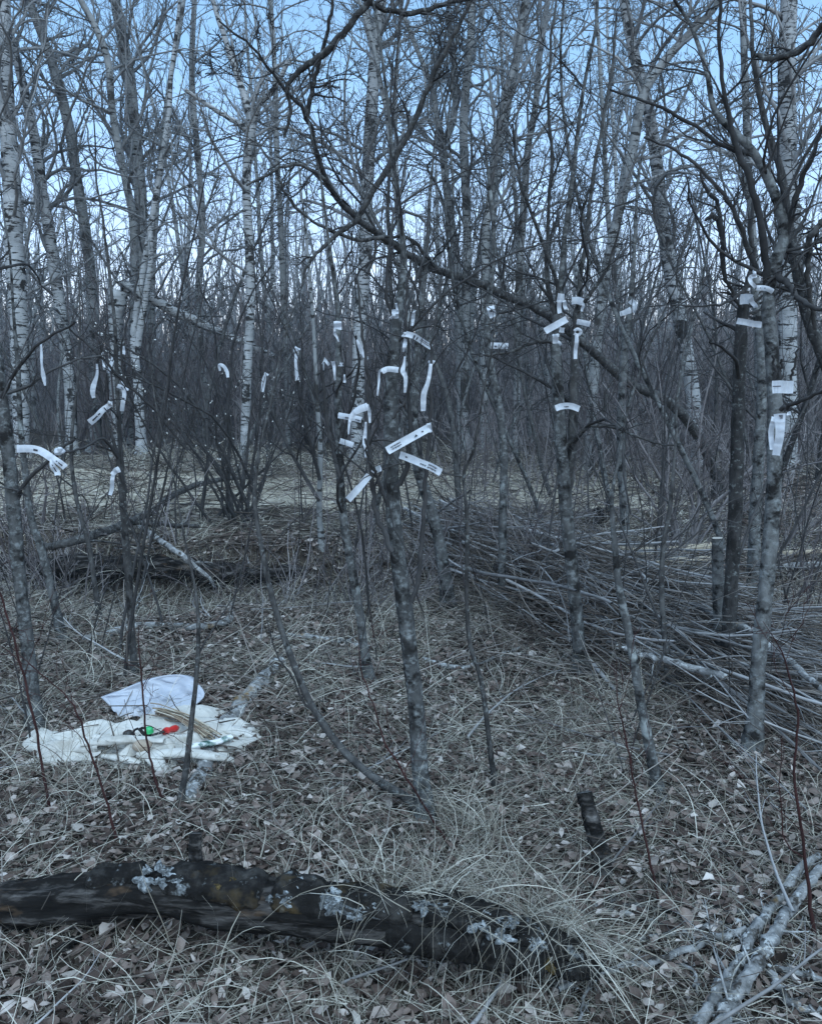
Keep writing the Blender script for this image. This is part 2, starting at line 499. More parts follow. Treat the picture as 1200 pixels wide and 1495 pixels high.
# ------------------------------------------------------------------ dry grass and twigs on the ground
def blades(g, x, y, L, wd, lean, rng, z0=0, n=6, droop=1.0, az=None):
    N = len(x)
    az = rng.uniform(0, 6.28, N) if az is None else az
    th = rng.normal(lean, .25, N)
    dirh = np.c_[np.cos(az), np.sin(az), np.zeros(N)]
    P = np.zeros((N, n, 3)); P[:, 0] = np.c_[x, y, H(x, y) - .005 + z0]
    curv = droop * rng.uniform(.3, 1.6, N)
    turn = rng.normal(0, .25, N)
    for k in range(1, n):
        a = th + curv * k / (n - 1)
        az2 = az + turn * k
        d = np.c_[np.cos(az2) * np.sin(a), np.sin(az2) * np.sin(a), np.cos(a)]
        P[:, k] = P[:, k - 1] + d * (L / (n - 1))[:, None]
    gz = H(P[..., 0], P[..., 1]) + .008 + .02 * rng.random((N, 1))
    P[..., 2] = np.maximum(P[..., 2], gz)
    side = np.c_[-np.sin(az + .6), np.cos(az + .6), rng.normal(0, .6, N)]
    side = unit(side)[:, None] * (wd[:, None] * np.linspace(1, .25, n)[None])[..., None] * .5
    V = np.stack([P - side, P + side], 2)
    i = np.arange(n - 1) * 2
    q = np.stack([i, i + 1, i + 3, i + 2], -1)
    Q = (q[None] + (np.arange(N) * n * 2)[:, None, None]).reshape(-1, 4)
    g.add(V.reshape(-1, 3), Q, a=np.repeat(rng.beta(2, 2, N), n * 2))


rng = np.random.default_rng(21)
g = Geo()
# general sparse dry grass, denser in patches
for N, d0, d1, l0, wd in ((7000, 1.3, 3.3, .20, .0028), (12000, 3.2, 6.0, .24, .0036), (9000, 5.8, 12, .28, .006)):
    x, y = wedge(N * 2, d0, d1, rng)
    keep = rng.random(N * 2) < patch(x, y, 2.6, 1.0) ** 2 * 1.3
    x, y = x[keep], y[keep]
    n_ = len(x)
    blades(g, x, y, l0 * rng.uniform(.5, 1.5, n_), wd * rng.uniform(.6, 1.4, n_), 1.05, rng, droop=.8)


# tufts
def tuft(cx, cy, n_, L, sp, lean=.45, wd=.0035, droop=1.5):
    blades(g, cx + rng.normal(0, sp, n_), cy + rng.normal(0, sp, n_), L * rng.uniform(.5, 1.3, n_), wd * rng.uniform(.6, 1.3, n_), lean, rng, n=8, droop=droop)


for (px_, py_, n_, L, sp) in [(690, 1230, 130, .34, .05), (660, 1200, 70, .3, .05), (730, 1290, 90, .3, .08), (560, 1330, 60, .34, .05), (640, 1345, 70, .36, .08),
                              (820, 1340, 60, .3, .1), (760, 1420, 60, .34, .1), (480, 1460, 60, .34, .12), (860, 1060, 120, .32, .10), (930, 1040, 90, .3, .12),
                              (820, 1090, 70, .28, .08), (570, 960, 80, .3, .08), (545, 930, 70, .3, .08), (150, 1150, 110, .26, .14), (90, 1180, 90, .26, .14),
                              (330, 1210, 120, .22, .16), (480, 1190, 160, .2, .2), (420, 1150, 120, .2, .2), (100, 1020, 120, .34, .16), (150, 960, 90, .34, .14),
                              (60, 1130, 90, .3, .1), (250, 1420, 70, .3, .2), (120, 1440, 70, .3, .2), (380, 1400, 60, .32, .15), (960, 1180, 60, .3, .1),
                              (1040, 1230, 60, .3, .12), (1150, 1180, 60, .3, .12), (900, 1440, 60, .3, .15), (700, 1470, 60, .3, .15)]:
    p = gnd(px_, py_); tuft(p[0], p[1], n_, L, sp)
for k in range(30):                                    # grass in front of and through the brush pile
    xx = rng.uniform(.3, 2.4); yy = 6.6 - 1.35 * xx + rng.uniform(-.7, .5)
    tuft(xx, max(yy, 2.6), 40, .36, .06, .55, .0036)
for k in range(46):
    xx, yy = (float(v[0]) for v in wedge(1, 2.0, 5.4, rng, .5))
    tuft(xx, yy, 46, .26, .05, .6, .0032)
for k in range(60):                                    # pale tufts along the bank and beyond
    xx = rng.uniform(-4.2, .6); yy = 5.4 + rng.uniform(-.2, 1.6)
    tuft(xx, yy, 36, .38 if yy < 5.8 else .2, .07, .6, .005)
for k in range(120):
    xx = rng.uniform(-6, 6); yy = rng.uniform(6.6, 13.5)
    tuft(xx, yy, 26, .3 if xx > 1.5 or yy > 11.5 else .15, .10, .7, .008)
for k in range(60):
    xx = rng.uniform(-7, 2); yy = rng.uniform(11.6, 13.2)
    tuft(xx, yy, 40, .5, .14, .6, .010)
x = rng.uniform(-7, 3.5, 15000); y = rng.uniform(6.4, 12.6, 15000)
kp = rng.random(15000) < .6 + .4 * patch(x, y, 1.6, .4)
blades(g, x[kp], y[kp], .13 * rng.uniform(.5, 1.6, kp.sum()), .009 * rng.uniform(.6, 1.3, kp.sum()), 1.0, rng, n=4, droop=.5)
x, y = wedge(16000, 1.3, 4.5, rng)
blades(g, x, y, .07 * rng.uniform(.5, 1.8, 16000), .0022 * rng.uniform(.6, 1.4, 16000), 1.35, rng, n=3, droop=.3)
# matted grass in the middle distance and fine stems that stand or lie across the litter
for N, d0, d1, l0, wd, ln in ((2600, 1.4, 3.4, .30, .0026, .9), (6500, 3.4, 6.4, .34, .0034, .75)):
    x, y = wedge(N, d0, d1, rng)
    kp = rng.random(N) < .25 + .75 * patch(x, y, 3.3, 2.2)
    x, y = x[kp], y[kp]
    blades(g, x, y, l0 * rng.uniform(.4, 1.5, len(x)), wd * rng.uniform(.6, 1.3, len(x)), ln, rng, n=7, droop=1.1)
dg = g.build('dry_grass', M['grass'])
tag(dg, 'pale dry grass blades and tufts over the leaf litter', 'grass', None, 'stuff')

g = Geo()
for N, d0, d1, l0, r0 in ((900, 1.3, 3.3, .20, .0022), (2600, 3.2, 6.2, .28, .003), (2600, 5.8, 13, .4, .005)):
    x, y = wedge(N, d0, d1, rng)
    az = rng.uniform(0, 6.28, N)
    el = rng.normal(.08, .16, N)
    d = np.c_[np.cos(az) * np.cos(el), np.sin(az) * np.cos(el), np.sin(el)]
    P, Rr = grow(np.c_[x, y, H(x, y) + .02], d, l0 * rng.uniform(.4, 2.0, N), r0 * rng.uniform(.6, 1.8, N), 5, .10, .0, .5, rng)
    P[..., 2] = np.maximum(P[..., 2], H(P[..., 0], P[..., 1]) + .006)
    g.tubes(P, Rr, 4, a=rng.beta(2, 2, N))
tw = g.build('fallen_twigs', M['twig'])
tag(tw, 'thin fallen twigs strewn over the forest floor', 'twigs', None, 'stuff')

px_, py_ = np.meshgrid(np.linspace(-14, 4.2, 70), np.linspace(0, 1, 16))
yy_ = 7.6 + .25 * np.sin(px_ * .5) + py_ * (3.6 + .3 * np.sin(px_ * .9)) - .06 * px_
wgt = np.minimum(1, np.minimum(py_, 1 - py_) * 8) * np.minimum(1, (4.2 - px_) * 2)
g = Geo(); i_ = (np.arange(15)[:, None] * 70 + np.arange(69)[None]).ravel()
g.add(np.stack([px_, yy_, H(px_, yy_) - .02 + .026 * wgt], -1), np.stack([i_, i_ + 1, i_ + 71, i_ + 70], -1))
M['path'] = mat('grass_track', [(.3, (.20, .175, .135)), (.5, (.36, .32, .25)), (.7, (.55, .50, .41))], 7, (1, 3, 1), detail=10, bump=.5, bdist=.02)
tag(g.build('path', M['path']), 'pale worn grass track crossing the clearing', None, None, 'structure')

# ------------------------------------------------------------------ foreground fallen log
lp = [(-110, 1332, 78), (-40, 1326, 76), (40, 1322, 78), (130, 1312, 76), (240, 1304, 74), (340, 1316, 80), (440, 1326, 80), (540, 1338, 78), (640, 1354, 78), (720, 1372, 72), (790, 1390, 56), (845, 1404, 36), (885, 1412, 12)]
P, Rr = px_path(lp, 2.07, 1.9, n=110)
logo = thing('fallen_log', P[50] * [1, 1, 0] + [0, 0, float(H(P[50][0], P[50][1]))], 'long rotten fallen log lying across the forest floor, lichen along its top', 'log')


def log_surface(P, Rr, k, seed, amp=.10):
    rg = np.random.default_rng(seed)
    n = len(P)
    t = unit(np.gradient(P, axis=0)); u = unit(np.cross(t, [0, 0, 1.0])); v = np.cross(u, t)
    an = np.arange(k) * 2 * math.pi / k
    s = np.r_[0, np.cumsum(np.linalg.norm(np.diff(P, axis=0), axis=1))]
    nz = np.zeros((n, k))
    for f in range(14):
        m = rg.integers(1, 9); a = rg.uniform(1, 16 + m); nz += np.sin(m * an[None] + a * s[:, None] + rg.uniform(0, 6.28)) * rg.uniform(.3, 1) / (1 + .12 * a)
    nz += rg.normal(size=(n, k)) * .3
    for m in (7, 11):
        nz += 1.1 * (np.abs(np.sin(m * an[None] * .5 + 1.2 * np.sin(3 * s[:, None] + m) + rg.uniform(0, 6))) - .6)
    rr = Rr[:, None] * (1 + amp * nz / 2)
    return P[:, None] + rr[..., None] * (u[:, None] * np.cos(an)[None, :, None] + v[:, None] * np.sin(an)[None, :, None]), u, v, an, rr


k = 36
S, lu, lv, lan, lrr = log_surface(P, Rr, k, 5, .16)
n = len(P)
ii = np.arange(n - 1)[:, None] * k; jj = np.arange(k)[None]; j2 = (jj + 1) % k
LOGQ = np.stack([ii + jj, ii + j2, ii + k + j2, ii + k + jj], -1).reshape(-1, 4)
g = Geo(); g.add(S, LOGQ)
g.add(S[-1].tolist() + [P[-1]], T=[[k, a, (a + 1) % k] for a in range(k)])
g.build('trunk', M['rot'], logo, logo.location)
rg = np.random.default_rng(9)
# bark slabs left on the top and on the right half
for (i0, i1, a0, a1) in [(37, 50, .45, 2.1), (51, 58, .35, 2.0), (59, 69, .5, 1.9), (66, 78, -.5, .62), (70, 84, .7, 2.4), (79, 92, -.75, .6), (85, 101, .62, 2.3), (93, 107, -.6, .5), (28, 35, .9, 1.9)]:
    na = int((a1 - a0) / .09)
    idx = np.arange(i0, i1 + 1); aa = np.linspace(a0, a1, na)
    th = np.interp(aa, [a0, (a0 + a1) / 2, a1], [.004, .016, .004])
    V = np.zeros((len(idx), na, 3))
    for r_, q in enumerate(idx):
        ax = aa + rg.normal(0, .045) + .05 * np.sin(q * 1.3)
        rad_ = Rr[q] * 1.04 + th + rg.normal(0, .0045, na) + .010
        if r_ in (0, len(idx) - 1): rad_ -= .022
        V[r_] = P[q] + rad_[:, None] * (lu[q] * np.cos(ax)[:, None] + lv[q] * np.sin(ax)[:, None])
    V[:, 0] -= (V[:, 0] - P[idx]) * .12; V[:, -1] -= (V[:, -1] - P[idx]) * .12
    i_ = (np.arange(len(idx) - 1)[:, None] * na + np.arange(na - 1)[None]).ravel()
    g = Geo(); g.add(V, np.stack([i_, i_ + 1, i_ + na + 1, i_ + na], -1))
    g.build('bark_slab', M['barkslab'], logo, logo.location)


def crust(name, spots, m, parent, org, size, seed, per=26):
    """leafy lichen: clusters of small frilled scales"""
    rg = np.random.default_rng(seed)
    g = Geo()
    for (c, nn, spread) in spots:
        for _ in range(per):
            q = c + rg.normal(size=3) * spread
            sz = size * rg.uniform(.5, 1.5)
            N_ = unit(nn + rg.normal(size=3) * .45)
            a_ = unit(np.cross(N_, rg.normal(size=3))); b_ = np.cross(N_, a_)
            an = np.arange(7) * 2 * math.pi / 7
            rim = q + (a_ * np.cos(an)[:, None] + b_ * np.sin(an)[:, None]) * sz * rg.uniform(.6, 1.25, (7, 1)) + N_ * sz * rg.uniform(-.1, .5, (7, 1))
            g.add(np.vstack([rim, q]), T=[[7, a, (a + 1) % 7] for a in range(7)], a=rg.random())
    o = g.build(name, m, parent, org, smooth=False)
    o['kind'] = 'stuff'
    return o


def log_spots(rngs, cnt, seed, sp=.016):
    rg = np.random.default_rng(seed); out = []
    for _ in range(cnt):
        i0, i1, a0, a1 = rngs[rg.integers(len(rngs))]
        q = rg.integers(i0, i1); a = rg.uniform(a0, a1)
        d = lu[q] * math.cos(a) + lv[q] * math.sin(a)
        out.append((P[q] + d * (Rr[q] * 1.05 + .018), d, sp))
    return out


# angles: 0 = towards u; find which side faces camera
def patches(name, spots, m, seed, szr=(.006, .020)):
    """flat crusts grown on the log: irregular discs that hug the surface"""
    rg = np.random.default_rng(seed)
    for (c, nn, _) in spots:
        a_ = unit(np.cross(nn, [.2, .1, 1.0])); b_ = np.cross(nn, a_)
        nr_, na_ = 6, 22; th = np.arange(na_) * 6.2832 / na_
        lob = 1 + sum(rg.uniform(.08, .3) * np.sin(k_ * th + rg.uniform(0, 6.28)) for k_ in (2, 3, 5, 8))
        sz = rg.uniform(*szr)
        V = [c + nn * .001]
        for r_ in range(1, nr_ + 1):
            f = r_ / nr_
            q = c + (a_ * np.cos(th)[:, None] * 1.5 + b_ * np.sin(th)[:, None]) * (sz * f * lob)[:, None]
            # follow the round of the log and crumple
            bend = ((q - c) @ b_) ** 2 / .11
            V.extend(q - nn * bend[:, None] + nn * (rg.normal(0, .0022, na_) - (.010 if r_ == nr_ else 0))[:, None])
        T = [[0, 1 + a, 1 + (a + 1) % na_] for a in range(na_)]
        Q = [[1 + r_ * na_ + a, 1 + (r_ + 1) * na_ + a, 1 + (r_ + 1) * na_ + (a + 1) % na_, 1 + r_ * na_ + (a + 1) % na_] for r_ in range(nr_ - 1) for a in range(na_)]
        g = Geo(); g.add(V, Q, T, a=rg.random()); g.build(name, m, logo, logo.location)


patches('lichen_patch', log_spots([(35, 40, .7, 1.6), (50, 56, .7, 1.6), (56, 66, .5, 1.4), (58, 64, .5, 1.1), (67, 74, .6, 1.4), (78, 90, .6, 1.5)], 48, 4), M['lichen'], 5)
patches('moss_patch', log_spots([(42, 46, .8, 1.6), (91, 96, -.1, .4)], 5, 6), M['moss'], 7, (.008, .016))
g = Geo()
g.tube([at(287, 1275, 2.06), at(285, 1240, 2.06), at(286, 1217, 2.07)], [.022, .019, .017], 10, .06, True)
g.build('branch_stub', M['rot'], logo, logo.location)


# dry grass drooping over the right half of the log
g = Geo(); rng = np.random.default_rng(61)
for q in (62, 66, 69, 72, 74, 77, 80, 82, 84, 86, 88, 90, 92, 94, 96, 98, 100, 103):
    nb = int(rng.integers(14, 34)); c = P[q] + [0, .02, 0]
    xx = c[0] + rng.normal(0, .05, nb); yy = c[1] + rng.normal(.03, .04, nb)
    blades(g, xx, yy, .34 * rng.uniform(.5, 1.3, nb), .003 * rng.uniform(.6, 1.3, nb), .35, rng, z0=P[q][2] + Rr[q] * .6 - H(xx, yy), n=9, droop=2.1, az=rng.normal(-1.57, 1.0, nb))
tag(g.build('drooping_grass', M['grass']), 'dry grass drooping over the dark right half of the rotten log', 'grass', None, 'stuff')

# ------------------------------------------------------------------ leaning cut posts / stumps
def post(name, path, D0, D1, m, label, cat, k=12, faces=True, n=None):
    P, Rr = px_path(path, D0, D1, n=n or 14, jit=.001)
    b = P[0].copy(); b[2] = float(H(b[0], b[1]))
    o = thing(name, b, label, cat)
    P = np.vstack([[b[0] - (P[1] - P[0])[0] * .3, b[1], b[2] - .05], P]) if P[0][2] > b[2] - .03 else P
    Rr = np.r_[Rr[0] * 1.15, Rr] if len(P) > len(Rr) else Rr
    g = Geo(); g.tube(P, Rr, k, .06); g.build('trunk', m, o, b)
    if faces:
        t = unit(P[-1] - P[-2])
        u = unit(np.cross(t, [1, 0, 0.2])); v = np.cross(t, u); an = np.arange(k) * 6.2832 / k
        g = Geo(); rim = P[-1] + t * .002 + (u * np.cos(an)[:, None] + v * np.sin(an)[:, None]) * Rr[-1] * 1.0
        g.add(np.vstack([rim, P[-1] + t * .006]), T=[[k, a, (a + 1) % k] for a in range(k)])
        g.build('cut_face', M['endwood'] if faces == 1 else M['bark'], o, b, smooth=False)
    return o


pD = gnd(885, 1290)[1]
post('leaning_stump', [(886, 1292, 32), (876, 1245, 29), (864, 1200, 27), (853, 1158, 25)], pD, pD + .1, M['rot'], 'short dark leaning stump poking from the leaves behind the rotten log', 'stump', faces=2)
pD = gnd(1050, 985)[1]
post('cut_stump', [(1052, 990, 20), (1050, 920, 18), (1048, 850, 17), (1047, 786, 16)], pD, pD, M['lichbark'], 'thin sawn-off stump with pale cut top beside the brush pile', 'stump')
pD = gnd(872, 770)[1]
g0 = post('broken_stump', [(868, 778, 34), (868, 765, 30), (874, 748, 18), (876, 740, 6)], pD, pD, M['rot'], 'small jagged brown stump beyond the brush pile', 'stump', faces=0)

# ------------------------------------------------------------------ brush pile
rng = np.random.default_rng(31)
bp0 = gnd(900, 960)
brush = thing('brush_pile', (bp0[0], bp0[1], float(H(bp0[0], bp0[1]))), 'long pile of cut grey sticks and branches stretching behind the saplings', 'brush pile')
sm = []
for k_ in range(14):
    g = Geo()
    L = 1.0
    P, Rr = grow(np.array([[-.5, 0, 0]]), np.array([[1, 0, 0.]]), np.array([L]), np.array([.0075]), 11, .045, 0, .4, rng)
    g.tubes(P, Rr, 5)
    p, d, l, r = sprout(P, Rr, np.array([L]), 6, .3, .95, .4, .35, .5, rng, .0016)
    P2, R2 = grow(p, d, l, r, 5, .08, 0, .4, rng); g.tubes(P2, R2, 3)
    sm.append(g.build('stick', M['stick'], link=False))
A = gnd(650, 775); B = gnd(1230, 1060)
ax = (B - A)[:2]; axl = np.linalg.norm(ax); ax = ax / axl; pn = np.array([-ax[1], ax[0]])
ang0 = math.atan2(ax[1], ax[0])


def pile_h(s, q):
    return .27 * max(0, 1 - (q / .85) ** 2) * min(1, 2.8 * min(s + .15, 1.15 - s))


for k_ in range(230):
    s = rng.uniform(.02, 1.0); q = rng.normal(0, .36)
    c = A[:2] + ax * s * axl + pn * q
    h = pile_h(s, q)
    z = float(H(c[0], c[1])) + .03 + rng.uniform(.25, 1) * h
    L = rng.uniform(1.1, 2.7); th = rng.choice([.55, .8, 1.0, 1.4, 2.1], p=[.28, .27, .22, .15, .08])
    o = put('stick', sm[k_ % 14], brush, (c[0] - bp0[0], c[1] - bp0[1], z - brush.location.z),
            (rng.uniform(0, 6.28), rng.normal(.0, .045), ang0 + rng.normal(0, .19)), (L, th * 1.1, th * 1.1))
g = Geo()
N = 3600
s = rng.uniform(-.02, 1.02, N); q = rng.normal(0, .42, N)
c = A[:2] + ax * (s * axl)[:, None] + pn * q[:, None]
h = np.array([pile_h(a, b) for a, b in zip(s, q)])
az = ang0 + rng.normal(0, .42, N) + np.where(rng.random(N) < .5, math.pi, 0)
el = rng.normal(.02, .12, N)
d = np.c_[np.cos(az) * np.cos(el), np.sin(az) * np.cos(el), np.sin(el)]
P, Rr = grow(np.c_[c, H(c[:, 0], c[:, 1]) + .02 + h * rng.uniform(.1, 1.08, N)], d, rng.uniform(.3, 1.1, N), rng.uniform(.0018, .0045, N), 6, .08, -.01, .5, rng)
P[..., 2] = np.maximum(P[..., 2], H(P[..., 0], P[..., 1]) + .008)
g.tubes(P, Rr, 3, a=rng.random(N))
o = g.build('small_sticks', M['twig'], brush, brush.location); o['kind'] = 'stuff'


# ------------------------------------------------------------------ fallen branches and logs, traced one by one
def fallen(name, label, cat, paths, m, lift=.0, k=9, bump=.05, cap=True, part='branch', jit=.004, drop=True):
    """paths of (x,y,w) lying on the ground: each pixel is dropped on the ground (plus lift)"""
    out = []
    for path in paths:
        Q = []
        for (x, y, wd) in path:
            p = gnd(x, y); r = wd * .5 * ppm(p[1])
            d = ray(x, y)
            # raise the centre line by radius + lift, keeping it on the pixel's ray
            t = (CAM[2] - (p[2] + r * .75 + lift)) / -d[2]
            Q.append(np.r_[CAM + d * t, r])
        n = max(10, len(path) * 5)
        q = catmull(Q, n)
        q[1:-1, :3] += R.normal(size=(n - 2, 3)) * jit
        out.append((q[:, :3], np.maximum(q[:, 3], .0015)))
    b = out[0][0][0].copy(); b[2] = float(H(b[0], b[1]))
    o = thing(name, b, label, cat)
    for j, (P, Rr) in enumerate(out):
        g = Geo(); g.tube(P, Rr, k if j == 0 else max(5, k - 3), bump, cap)
        g.build(part if j else 'trunk' if cat == 'log' else 'limb', m, o, b)
    if cat == 'branch':
        g = Geo()
        for P, Rr in out:
            ll = np.linalg.norm(np.diff(P, axis=0), axis=1).sum()
            crown(g, P[None], Rr[None], np.array([ll]), (6, 3), .1, 1, .8, .28, .0012, .01, .16, sides=(4, 3), npts=(6, 4), r0=.3)
        g.build('side_twigs', m, o, b)['kind'] = 'stuff'
    return o


rng = np.random.default_rng(333)
nst = 0
while nst < 60:
    x, y = (float(v[0]) for v in wedge(1, 1.7, 6.0, rng, .52))
    if -1.6 < x < -.5 and 2.7 < y < 4.0: continue
    o = put('fallen_stick', sm[nst % 14], None, (x, y, float(H(x, y)) + rng.uniform(.02, .05)), (rng.uniform(0, 6.28), rng.normal(0, .05), rng.uniform(0, 3.14)), (rng.uniform(.25, .9), *[rng.uniform(.35, .95)] * 2))
    tag(o, 'thin bare stick lying loose on the leaf litter', 'stick', 'loose sticks on the leaf litter'); nst += 1
fallen('fallen_birch_log', 'short pale birch log lying under the white cloth', 'log', [[(408, 968, 22), (380, 1000, 25), (345, 1042, 27), (310, 1090, 28), (285, 1150, 28), (270, 1172, 25)]], M['palelog'], -.014, 12)
fallen('fallen_branch', 'forked pale branch lying in the lower right corner, lichen on its bark', 'branch',
       [[(1010, 1515, 19), (1030, 1480, 20), (1048, 1450, 18), (1068, 1424, 19), (1085, 1395, 17), (1100, 1362, 18), (1120, 1335, 15), (1155, 1285, 14), (1195, 1250, 10)],
        [(1095, 1412, 11), (1150, 1415, 10), (1210, 1438, 8)], [(1120, 1414, 12), (1138, 1445, 12), (1165, 1470, 10), (1205, 1482, 9)]], M['palelog'], .03, 14, .11)
fallen('fallen_branch', 'thicker pale branch lying alongside the forked one in the corner', 'branch',
       [[(1040, 1520, 21), (1052, 1494, 23), (1070, 1466, 21), (1084, 1440, 23), (1100, 1415, 20), (1120, 1378, 21), (1137, 1355, 17), (1170, 1300, 15), (1215, 1255, 11)]], M['palelog'], .05, 14, .11)
fallen('fallen_branch', 'long thin grey branch running from the log end to the corner branches', 'branch',
       [[(815, 1445, 9), (900, 1412, 10), (985, 1395, 11), (1050, 1365, 12), (1100, 1362, 11)], [(985, 1395, 7), (1010, 1420, 5), (1018, 1450, 4)], [(900, 1412, 6), (860, 1440, 5), (845, 1490, 5)]], M['palelog'], .03, 9, .06)
fallen('fallen_branch', 'straight dark pole lying flat behind the corner branches', 'branch', [[(790, 1312, 11), (880, 1320, 14), (980, 1330, 15), (1080, 1333, 14), (1150, 1338, 10)]], M['bark'], .0, 9)
fallen('fallen_branch', 'greyish crooked stick lying just in front of the dark pole', 'branch', [[(815, 1330, 6), (865, 1327, 9), (930, 1340, 10), (985, 1355, 8)]], M['palelog'], .01, 8)
fallen('fallen_branch', 'short grey stick lying between the corner branches and the leaning stump', 'branch', [[(930, 1372, 9), (1000, 1360, 10), (1060, 1350, 8), (1110, 1352, 5)]], M['palelog'], .015, 8)
fallen('fallen_branch', 'pale bent branch lying on the dry grass above the white cloth', 'branch',
       [[(120, 932, 8), (160, 924, 11), (200, 914, 11), (250, 914, 10), (300, 915, 11), (335, 904, 10), (338, 880, 8)]], M['palelog'], .03, 9)
fallen('fallen_branch', 'dark crooked branch resting along the top of the bank', 'branch',
       [[(60, 800, 9), (110, 790, 11), (170, 770, 11), (225, 745, 9), (262, 718, 8), (320, 700, 6), (375, 696, 4)], [(180, 762, 7), (230, 765, 7), (290, 768, 5)]], M['bark'], .16, 8)
fallen('fallen_branch', 'thin grey stick slanting down the bank below the crooked branch', 'branch', [[(205, 768, 7), (250, 800, 8), (290, 830, 7), (310, 850, 5)]], M['palelog'], .08, 7)
fallen('fallen_branch', 'grey stick lying level on the grass behind the middle sapling', 'branch', [[(395, 930, 7), (450, 930, 9), (500, 938, 9), (540, 945, 6)]], M['palelog'], .02, 7)
fallen('fallen_branch', 'small pale stick behind the middle tree near the brush pile', 'branch', [[(615, 960, 6), (650, 972, 8), (680, 975, 8), (720, 960, 6), (760, 945, 4)]], M['palelog'], .02, 7)
fallen('fallen_branch', 'bent pale branch draped over the near side of the brush pile', 'branch', [[(1020, 882, 8), (1055, 903, 11), (1095, 924, 11), (1140, 955, 10), (1175, 985, 8), (1210, 1015, 7)]], M['palelog'], .28, 8)
fallen('fallen_branch', 'long slender grey stick lying along the right end of the brush pile', 'branch', [[(900, 945, 8), (960, 960, 9), (1010, 975, 11), (1060, 990, 10)]], M['palelog'], .16, 8)
fallen('fallen_branch', 'dark rotten stick half buried below the left end of the log', 'branch', [[(85, 1390, 14), (105, 1378, 13), (122, 1362, 9)]], M['rot'], .02, 8)
for (lb, pth) in (('pale split log at the back of the brush pile', [(915, 805, 10), (980, 803, 13), (1040, 799, 15)]),
                  ('pale peeled log lying nearest the thin trees behind the brush pile', [(842, 778, 9), (870, 790, 11), (905, 800, 11), (950, 812, 9)]),
                  ('reddish brown log stacked under the pale split log', [(900, 822, 11), (960, 820, 12), (1045, 818, 12)]),
                  ('grey log lying low at the right of the split logs', [(1110, 830, 9), (1160, 826, 11), (1230, 824, 10)]),
                  ('pale grey log uppermost at the right edge beyond the brush pile', [(1125, 808, 7), (1170, 806, 8), (1230, 802, 8)])):
    fallen('cut_log', lb, 'log', [pth], M['cutwood'] if 'pale' in lb else M['palelog'] if 'grey' in lb else M['stick'], .04, 9, .05, jit=.003)
# old dark log under the bank edge
fallen('bank_log', 'dark rotten log lying in the hollow under the bank', 'log', [[(-30, 838, 34), (60, 832, 38), (160, 828, 36), (260, 832, 32), (350, 838, 28), (450, 836, 20)]], M['rot'], -.04, 12, .1, jit=.012)

# ------------------------------------------------------------------ white cloth bundle
rng = np.random.default_rng(41)
ue = np.array([(30, 1086), (60, 1078), (110, 1082), (140, 1070), (190, 1070), (215, 1048), (260, 1038), (300, 1038), (340, 1054), (382, 1070)], float)
le = np.array([(34, 1100), (70, 1122), (120, 1122), (160, 1124), (200, 1130), (245, 1138), (270, 1122), (325, 1122), (350, 1106), (384, 1080)], float)
nu, nv = 120, 56
U = catmull(np.array([gnd(*p) for p in ue]), nu); Lw = catmull(np.array([gnd(*p) for p in le]), nu)
vv = np.linspace(0, 1, nv)
V = Lw[:, None] * (1 - vv)[None, :, None] + U[:, None] * vv[None, :, None]
xs, ys = V[..., 0], V[..., 1]
hgt = np.zeros((nu, nv))
for _ in range(16):
    # folds: sharp ridges running mostly along x
    th = rng.normal(0, .5); f = rng.uniform(8, 22); ph = rng.uniform(0, 6.28)
    a = xs * math.sin(th) + ys * math.cos(th) + .02 * np.sin(xs * rng.uniform(4, 14) + rng.uniform(0, 6))
    hgt += (.5 + .5 * np.cos(2 * (a * f + ph))) ** 1.6 * .34 / f ** .72 * rng.uniform(.3, 1) * (.5 + .5 * np.sin(xs * rng.uniform(2, 6) + rng.uniform(0, 6)))
edge = np.minimum(1, 4 * np.minimum(vv, 1 - vv))[None] ** .8 * np.minimum(1, 9 * np.minimum(np.linspace(0, 1, nu), 1 - np.linspace(0, 1, nu)))[:, None] ** .5
hh_ = np.maximum(hgt - hgt.mean() * .6, 0) * .85
hh_ = .06 * np.tanh(hh_ / .06)
for _ in range(9):
    th = rng.normal(.2, .7); f = rng.uniform(28, 60); a = xs * math.sin(th) + ys * math.cos(th) + .015 * np.sin(xs * rng.uniform(8, 25) + rng.uniform(0, 6))
    hh_ = hh_ + (1 - np.abs(np.sin(a * f + rng.uniform(0, 6)))) ** 2 * .006 * (.5 + .5 * np.sin(xs * rng.uniform(3, 9) + ys * rng.uniform(3, 9)))
V[..., 2] = H(xs, ys) + .012 + (hh_ + .012) * edge
V[..., 0] += .012 * np.sin(ys * 60) ; V[..., 1] += .01 * np.sin(xs * 37 + 2 * np.sin(xs * 11))
g = Geo(); i_ = (np.arange(nu - 1)[:, None] * nv + np.arange(nv - 1)[None]).ravel()
g.add(V, np.stack([i_, i_ + 1, i_ + nv + 1, i_ + nv], -1))
cb = gnd(210, 1110)
clo = thing('white_cloth', (cb[0], cb[1], float(H(cb[0], cb[1]))), 'crumpled white cloth spread on the leaves with small things laid on it', 'cloth')
g.build('sheet', M['cloth'], clo, clo.location)


